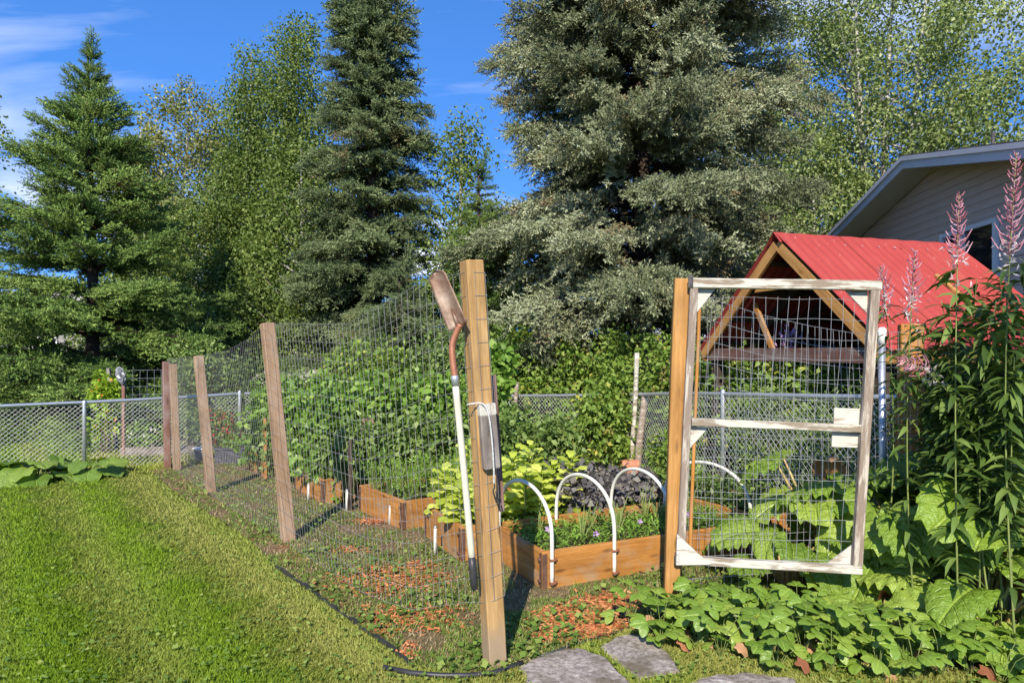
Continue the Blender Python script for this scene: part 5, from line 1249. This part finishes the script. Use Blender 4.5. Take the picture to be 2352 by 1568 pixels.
# lettuce
gl = random.Random(3)
for i in range(13):
    p = F2 + u2 * (.10 + (i % 5) * .235 + gl.uniform(-.05, .05)) + w2_ * (.16 + (i // 5) * .24 + gl.uniform(-.04, .04)); hh = gl.uniform(.34, .56) * (1 if i % 5 > 0 else .7)
    e = thing('lettuce_plant', 'bolting yellow-green lettuce in the second bed, %s row, %s from its left end' % (('front', 'middle', 'back')[i // 5], ORD[i % 5]), 'lettuce', Vector((p.x, p.y, .19)), 'yellow-green lettuces')
    mb = MB(); mb.tube([Vector((p.x, p.y, .18)), Vector((p.x + .01, p.y, .20 + hh))], [.014, .006], 6); mb.build('stem', STEM_G, e, True)
    for k in range(25):
        a = k * 2.4 + gl.random(); t = k / 24; o = Vector((math.cos(a), math.sin(a), 0))
        put_leaf('leaf', gl.choice(LETT), e, Vector((p.x, p.y, .21 + hh * t)) + o * .012, o + Vector((0, 0, .35 + .5 * t)), Vector((0, 0, 1)) - o * .2 + Vector((0, -.3, 0)), gl.uniform(.115, .175) * (1.05 - .35 * t))
# strawberries
SPOLY = [(.60, 3.80), (.78, 3.50), (1.05, 3.36), (1.45, 3.26), (1.9, 3.16), (2.55, 3.08), (2.75, 3.35), (2.0, 3.60), (1.55, 3.92), (1.15, 3.98), (.80, 3.96)]
gs = random.Random(9); spots = [(-1.72, 7.05), (-1.5, 7.45), (-2.6, 8.15), (-2.95, 8.5), (.5, 7.6), ]
tries = 0
while len(spots) < 54 and tries < 6000:
    tries += 1; x, y = gs.uniform(.6, 2.75), gs.uniform(3.08, 3.98)
    if inpoly(np.array([[x, y]]), SPOLY)[0] and all((x-a)**2 + (y-b)**2 > .0115 for a, b in spots): spots.append((x, y))
for i, (x, y) in enumerate(spots):
    e = thing('strawberry_plant', 'strawberry plant in the leafy patch below the gate', 'strawberry plant', Vector((x, y, 0)), 'strawberry plants below the gate'); c = Vector((x, y, 0)); st = MB()
    for k in range(7):
        a = k * .9 + gs.random() * .6; o = Vector((math.cos(a), math.sin(a), 0)); q = gs.uniform(.03, .11); hh = gs.uniform(.04, .25)
        if k == 6 and i % 2 == 0:
            lf = put_leaf('withered_leaf', gs.choice(DEAD), e, c + o * q + Vector((0, 0, hh * .4)), o + Vector((0, 0, -.3)), (0, -.4, 1), gs.uniform(.05, .08))
        else:
            lf = put_leaf('leaf', gs.choice(STRAWB), e, c + o * q + Vector((0, 0, hh)), o + Vector((0, 0, gs.uniform(-.25, .3))), Vector((gs.uniform(-.5, .5), gs.uniform(-.9, .2), 1)), gs.uniform(.10, .165))
        st.tube([c, c + o * (q * .5) + Vector((0, 0, hh * .7)), c + o * q + Vector((0, 0, hh))], .0016, 4, False)
    st.build('stalks', STEM_G, e)

# ================================================================== fireweed
def fireweed(label, b, top, spike, seed, bend=(0, 0), nleaf=70, leaf=.13, fluff=True, leaf0=.14):
    gg = np.random.default_rng(seed); e = thing('fireweed_plant', label, 'fireweed', Vector((b[0], b[1], 0)), 'fireweed plants'); b3 = np.array([b[0], b[1], 0.0])
    kx, ky = gg.uniform(-.09, .09, 2)
    pt = lambda t: b3 + np.array([kx * math.sin(t * 3.1), ky * math.sin(t * 3.1), 0]) + np.array([bend[0] * t * t, bend[1] * t * t, top * (t if abs(bend[0]) < .3 else t * (1.45 - .45 * t * t))])
    st = MB(); st.tube([pt(t) for t in np.linspace(0, 1, 14)], np.linspace(.0058, .002, 14), 6); st.build('stem', STEM_G, e, True)
    ts = 1 - spike / top
    t = gg.uniform(leaf0, ts, nleaf); a = np.arange(nleaf) * 2.4; P = np.array([pt(x) for x in t]); o = np.stack([np.cos(a), np.sin(a), np.zeros(nleaf)], -1)
    D = o + np.stack([np.zeros(nleaf), np.zeros(nleaf), gg.uniform(-.35, .35, nleaf)], -1); N = np.tile(np.array([0, 0, 1.0]), (nleaf, 1)) + gg.normal(0, .25, (nleaf, 3))
    tm = (np.array([[0,0,0],[.12,.3,.02],[0,.33,-.02],[-.12,.3,.02],[.09,.68,-.12],[0,.7,-.16],[-.09,.68,-.12],[0,1,-.42]]), np.array([[0,1,2],[0,2,3],[1,4,5],[1,5,2],[2,5,6],[2,6,3],[4,7,5],[5,7,6]]))
    V, F = scatter(*tm, P, frames(D, N), leaf * gg.uniform(.7, 1.25, nleaf)); tag(obj('leaves', mesh('leaves', V, F, L_FIRE, np.repeat(gg.random(nleaf), 8)), e), kind='stuff')
    if spike > 0:
        sp = MB(); n = int(spike * 170)
        for k in range(n):
            q = k / n; x = ts + (1 - ts) * q; p = pt(x); ax_ = pt(min(1, x + .02)) - p; ax_ /= np.linalg.norm(ax_) + 1e-9
            aa = k * 2.4; side = np.cross(ax_, [math.cos(aa), math.sin(aa), .01]); side /= np.linalg.norm(side); l = (.070 * (1 - q) ** .7 + .018) * gg.uniform(.5, 1.35)
            if gg.random() < .12: continue
            sp.tube([p, p + side * l * .45 + ax_ * l * .25, p + side * l * .72 + ax_ * l * .75], [.0030, .0036, .0016], 4, True, float(gg.random()))
        sp.build('seed_spike', PINK, e)
    if fluff:
        n = 60; x = np.clip(ts + gg.normal(.0, .025, n), 0, 1); P = np.array([pt(q) for q in x]) + gg.normal(0, .022, (n, 3)); V, F = scatter(*LEAF_N, P, frames(rdir(n), rdir(n)), .035)
        tag(obj('seed_fluff', mesh('seed_fluff', V, F, FLUFF, np.repeat(gg.random(n), 4)), e), kind='stuff')
def fw(label, u, vtop, y, spike, seed, **k):
    p = at(u, vtop, y); fireweed(label, (p.x, p.y), p.z, spike, seed, **k)
fw('tallest fireweed with fat pink seed spike at the right edge', 2336, 350, 3.3, .50, 1, nleaf=80)
fw('fireweed with full pink seed spike in front of the house window', 2203, 445, 3.5, .34, 2, nleaf=85)
fw('fireweed with thin pink spike in front of the red roof', 2103, 575, 3.75, .30, 3, nleaf=90, leaf=.11)
fw('small fireweed with sparse spike just right of the gate top', 2022, 612, 4.05, .22, 4, nleaf=50, leaf=.09, leaf0=.45)
e_ = at(2118, 862, 3.6)
fireweed('fireweed with its pink spike bent down before the stout post', (e_.x + .42, e_.y), 1.50, .24, 5, bend=(-.55, 0), nleaf=46, leaf=.10)
for i, (u, v, y, lab) in enumerate(((2160, 690, 4.0, 'leafy fireweed stem without spike, nearest the red roof edge'), (2245, 640, 3.8, 'leafy fireweed stem between the two tall spikes'), (2290, 690, 3.5, 'dark leafy fireweed stem low at the right'), (2350, 600, 3.6, 'dark leafy fireweed at the picture edge'), (2130, 800, 4.3, 'short leafy fireweed beside the stout post'),
                                    (2200, 760, 4.2, 'short leafy fireweed in shade right of the stout post'), (2275, 790, 4.1, 'short shaded fireweed behind the leaf canopy'), (2340, 760, 3.9, 'bushy shaded fireweed at the right edge'), (2230, 860, 3.8, 'lowest leafy fireweed above the rhubarb'), (2320, 880, 3.6, 'low shaded fireweed above the dark rhubarb'), (2185, 720, 3.9, 'leafy fireweed stem before the red roof, next to the window spike'), (2262, 700, 3.65, 'leafy fireweed stem right below the window'), (2310, 650, 3.75, 'tall leafy fireweed stem beside the tallest spike'), (2120, 745, 4.1, 'leafy fireweed covering the stout post top'), (2330, 820, 3.4, 'bushy fireweed low at the right picture edge'), (2250, 900, 3.6, 'bushy fireweed just above the big shaded rhubarb leaf'), (2165, 870, 4.0, 'bushy fireweed right of the stout post, knee high'))):
    fw(lab, u, v, y, 0, 10 + i, nleaf=130, leaf=.14, fluff=False, leaf0=.40)
pp = at(1812, 760, 6.9)
fireweed('purple-flowered fireweed behind the gate, under the hut', (pp.x, pp.y), pp.z, .20, 30, nleaf=30, leaf=.09)
V, F = scatter(*KITE, np.array([pp.x, pp.y, pp.z - .08]) + RNG.normal(0, .045, (70, 3)), frames(rdir(70), rdir(70)), .05)
tag(obj('flower_head', mesh('flower_head', V, F, PURPLE, RNG.random(140)), [o for o in COL.objects if o.get('label', '').startswith('purple-flowered')][0]), kind='stuff')

# ================================================================== grass, weeds, chips
def grass_field(name, label, npts, region, hgt, wid, mat, seed, z0=0.0, lanes=False):
    gg = np.random.default_rng(seed); P = region(gg, npts); n = len(P)
    d = np.sqrt(P[:, 0]**2 + P[:, 1]**2); sc = np.clip(d / 4.5, .9, 2.2)
    D = np.stack([gg.normal(0, .45, n), gg.normal(0, .45, n), np.ones(n)], -1)
    if lanes:
        u_ = P @ np.array([.79, .61]); sg = np.sin(u_ * 8.6 + .5) * .7; D[:, 0] += -.61 * sg; D[:, 1] += .79 * sg
    Rm = frames(D, rdir(n) * np.array([1, 1, .1])); h = hgt * gg.uniform(.55, 1.35, n); w = wid * sc * gg.uniform(.7, 1.3, n)
    tv, tf = BLADE; V = tv[None] * np.stack([w, h, h], -1)[:, None, :]
    V = np.einsum('nij,nvj->nvi', Rm, V) + np.column_stack([P, np.full(n, z0)])[:, None, :]
    F = (tf[None] + (np.arange(n) * 4)[:, None, None]).reshape(-1, 3)
    return tag(obj(name, mesh(name, V.reshape(-1, 3), F, mat, np.repeat(gg.random(n), 2))), label, 'grass', kind='stuff')
STONEP = [gq((1190, 1535), (1255, 1498), (1330, 1490), (1395, 1512), (1470, 1600), (1250, 1640)), gq((1375, 1490), (1420, 1462), (1480, 1462), (1535, 1500), (1560, 1548), (1470, 1568)), gq((1560, 1580), (1640, 1553), (1740, 1550), (1830, 1565), (1860, 1620), (1580, 1640))]
def lawn_pts(gg, n):
    # even over the view: more blades per metre close by
    y = 1 / gg.uniform(1 / 10.6, 1 / 2.75, n * 2); x = y * gg.uniform(-.86, .80, n * 2); P = np.stack([x, y], -1)
    keep = ~inpoly(P, PLOTP)
    keep &= ~((P[:, 0] > .1) & (P[:, 1] > 4.2))
    for s in STONEP: keep &= ~inpoly(P, s)
    keep &= (P[:, 1] < 9.6 - .0 * P[:, 0]) | (P[:, 0] < -4.2)
    return P[keep][:n]
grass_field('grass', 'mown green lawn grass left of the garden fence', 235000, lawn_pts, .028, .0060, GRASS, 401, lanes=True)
def far_lawn(gg, n):
    y = 1 / gg.uniform(1 / 19, 1 / 8.6, n * 2); x = y * gg.uniform(-.95, -.30, n * 2); P = np.stack([x, y], -1); return P[~inpoly(P, PLOTP)][:n]
grass_field('grass', 'neighbouring lawn grass beyond the chain-link fence', 42000, far_lawn, .06, .011, GRASS, 402)
gn_ = np.random.default_rng(77)
def patchy(P, sc, thr, seed):
    q = np.sin(P[:, 0] * 2.1 * sc + seed) * np.cos(P[:, 1] * 1.7 * sc - seed) + .6 * np.sin(P[:, 0] * 5.3 * sc - P[:, 1] * 4.1 * sc + seed * 2) + .4 * np.sin(P[:, 0] * 11 * sc + P[:, 1] * 9 * sc); return q > thr
def plot_pts(thr, seed):
    def f(gg, n):
        y = 1 / gg.uniform(1 / 9.5, 1 / 3.2, n * 6); x = y * gg.uniform(-.6, .4, n * 6); P = np.stack([x, y], -1)
        k = inpoly(P, PLOTP) & patchy(P, 1.3, thr, seed)
        for b, L, D in ((bed1, 1.9, .74), (bed2, 2.0, .8), (bed3, 1.75, .92), (bed4, 2.1, .95), (bed5, 1.9, .8), (bed6, 1.55, .62)): k &= ~inpoly(P, bedpoly(b, L, D, -.03, -.03))
        return P[k][:n]
    return f
grass_field('grass', 'sparse grass and weeds on the trodden garden path', 32000, plot_pts(-.6, 1.0), .030, .006, WEED, 403, .004)
grass_field('dry_litter', 'dry grass litter over the garden path soil', 17000, plot_pts(-1.5, 2.0), .022, .006, STRAW, 404, .006)
P = plot_pts(.15, 4.0)(gn_, 1900); V, F = scatter(*LEAF_R, np.column_stack([P, gn_.uniform(.01, .05, len(P))]), frames(rdir(len(P), 0, .6), rdir(len(P)) * .5 + np.array([0, 0, 1])), gn_.uniform(.02, .05, len(P)))
tag(obj('broadleaf_weeds', mesh('broadleaf_weeds', V, F, WEED, np.repeat(gn_.random(len(P)), 4))), 'small broad-leaved weeds dotting the garden path', 'weeds', kind='stuff')
P = lawn_pts(gn_, 3800); V, F = scatter(*LEAF_R, np.column_stack([P, gn_.uniform(.02, .05, len(P))]), frames(rdir(len(P), 0, .5), rdir(len(P)) * .5 + np.array([0, 0, 1])), gn_.uniform(.012, .032, len(P)))
tag(obj('clover', mesh('clover', V, F, WEED, np.repeat(gn_.random(len(P)), 4))), 'clover and broad-leaved weeds in the lawn', 'weeds', kind='stuff')
def chips(label, blobs, n, seed):
    gg = np.random.default_rng(seed); L = []
    for (x, y, rx, ry) in blobs:
        m = int(n * rx * ry / sum(a[2] * a[3] for a in blobs)); L.append(np.array([x, y]) + gg.normal(0, .5, (m, 2)) * np.array([rx, ry]))
    P = np.concatenate(L); P = P[inpoly(P, PLOTP)]
    for bb_, L_, D_ in ((bed1, 1.9, .74), (bed2, 2.0, .8), (bed3, 1.75, .92)): P = P[~inpoly(P, bedpoly(bb_, L_, D_, -.02, -.02))]
    m = len(P); tm = (np.array([[-.16,0,0],[.16,0,0],[.2,1,.03],[-.12,.95,0],[0,.5,.13]]), np.array([[0,1,4],[1,2,4],[2,3,4],[3,0,4]]))
    V, F = scatter(*tm, np.column_stack([P, gg.uniform(.007, .022, m)]), frames(rdir(m, -.15, .25), rdir(m) * .35 + np.array([0, 0, 1.0])), gg.uniform(.016, .042, m))
    return tag(obj('wood_chips', mesh('wood_chips', V, F, CHIP, np.repeat(gg.random(m), 4))), label, 'wood chips', kind='stuff')
c = lambda u, v, rx, ry: (gp(u, v).x, gp(u, v).y, rx, ry)
chips('orange-red wood chips spread in front of the nearest raised bed', [c(1300, 1420, .13, .16), c(1410, 1385, .20, .12), c(1370, 1450, .14, .12), c(1270, 1465, .10, .08), c(1340, 1430, .22, .16)], 4600, 501)
chips('scattered orange wood chips along the garden path', [c(960, 1300, .16, .12), c(890, 1360, .10, .09), c(880, 1455, .08, .08), c(940, 1500, .06, .09), c(820, 1335, .14, .08), c(1000, 1330, .12, .08), c(800, 1265, .16, .10), c(850, 1200, .16, .12), c(900, 1330, .35, .3), c(950, 1420, .3, .2)], 2400, 502)
print('SHOOTS', cnt, 'TRIS', sum(len(o.data.polygons) for o in COL.objects if o.type == 'MESH'))
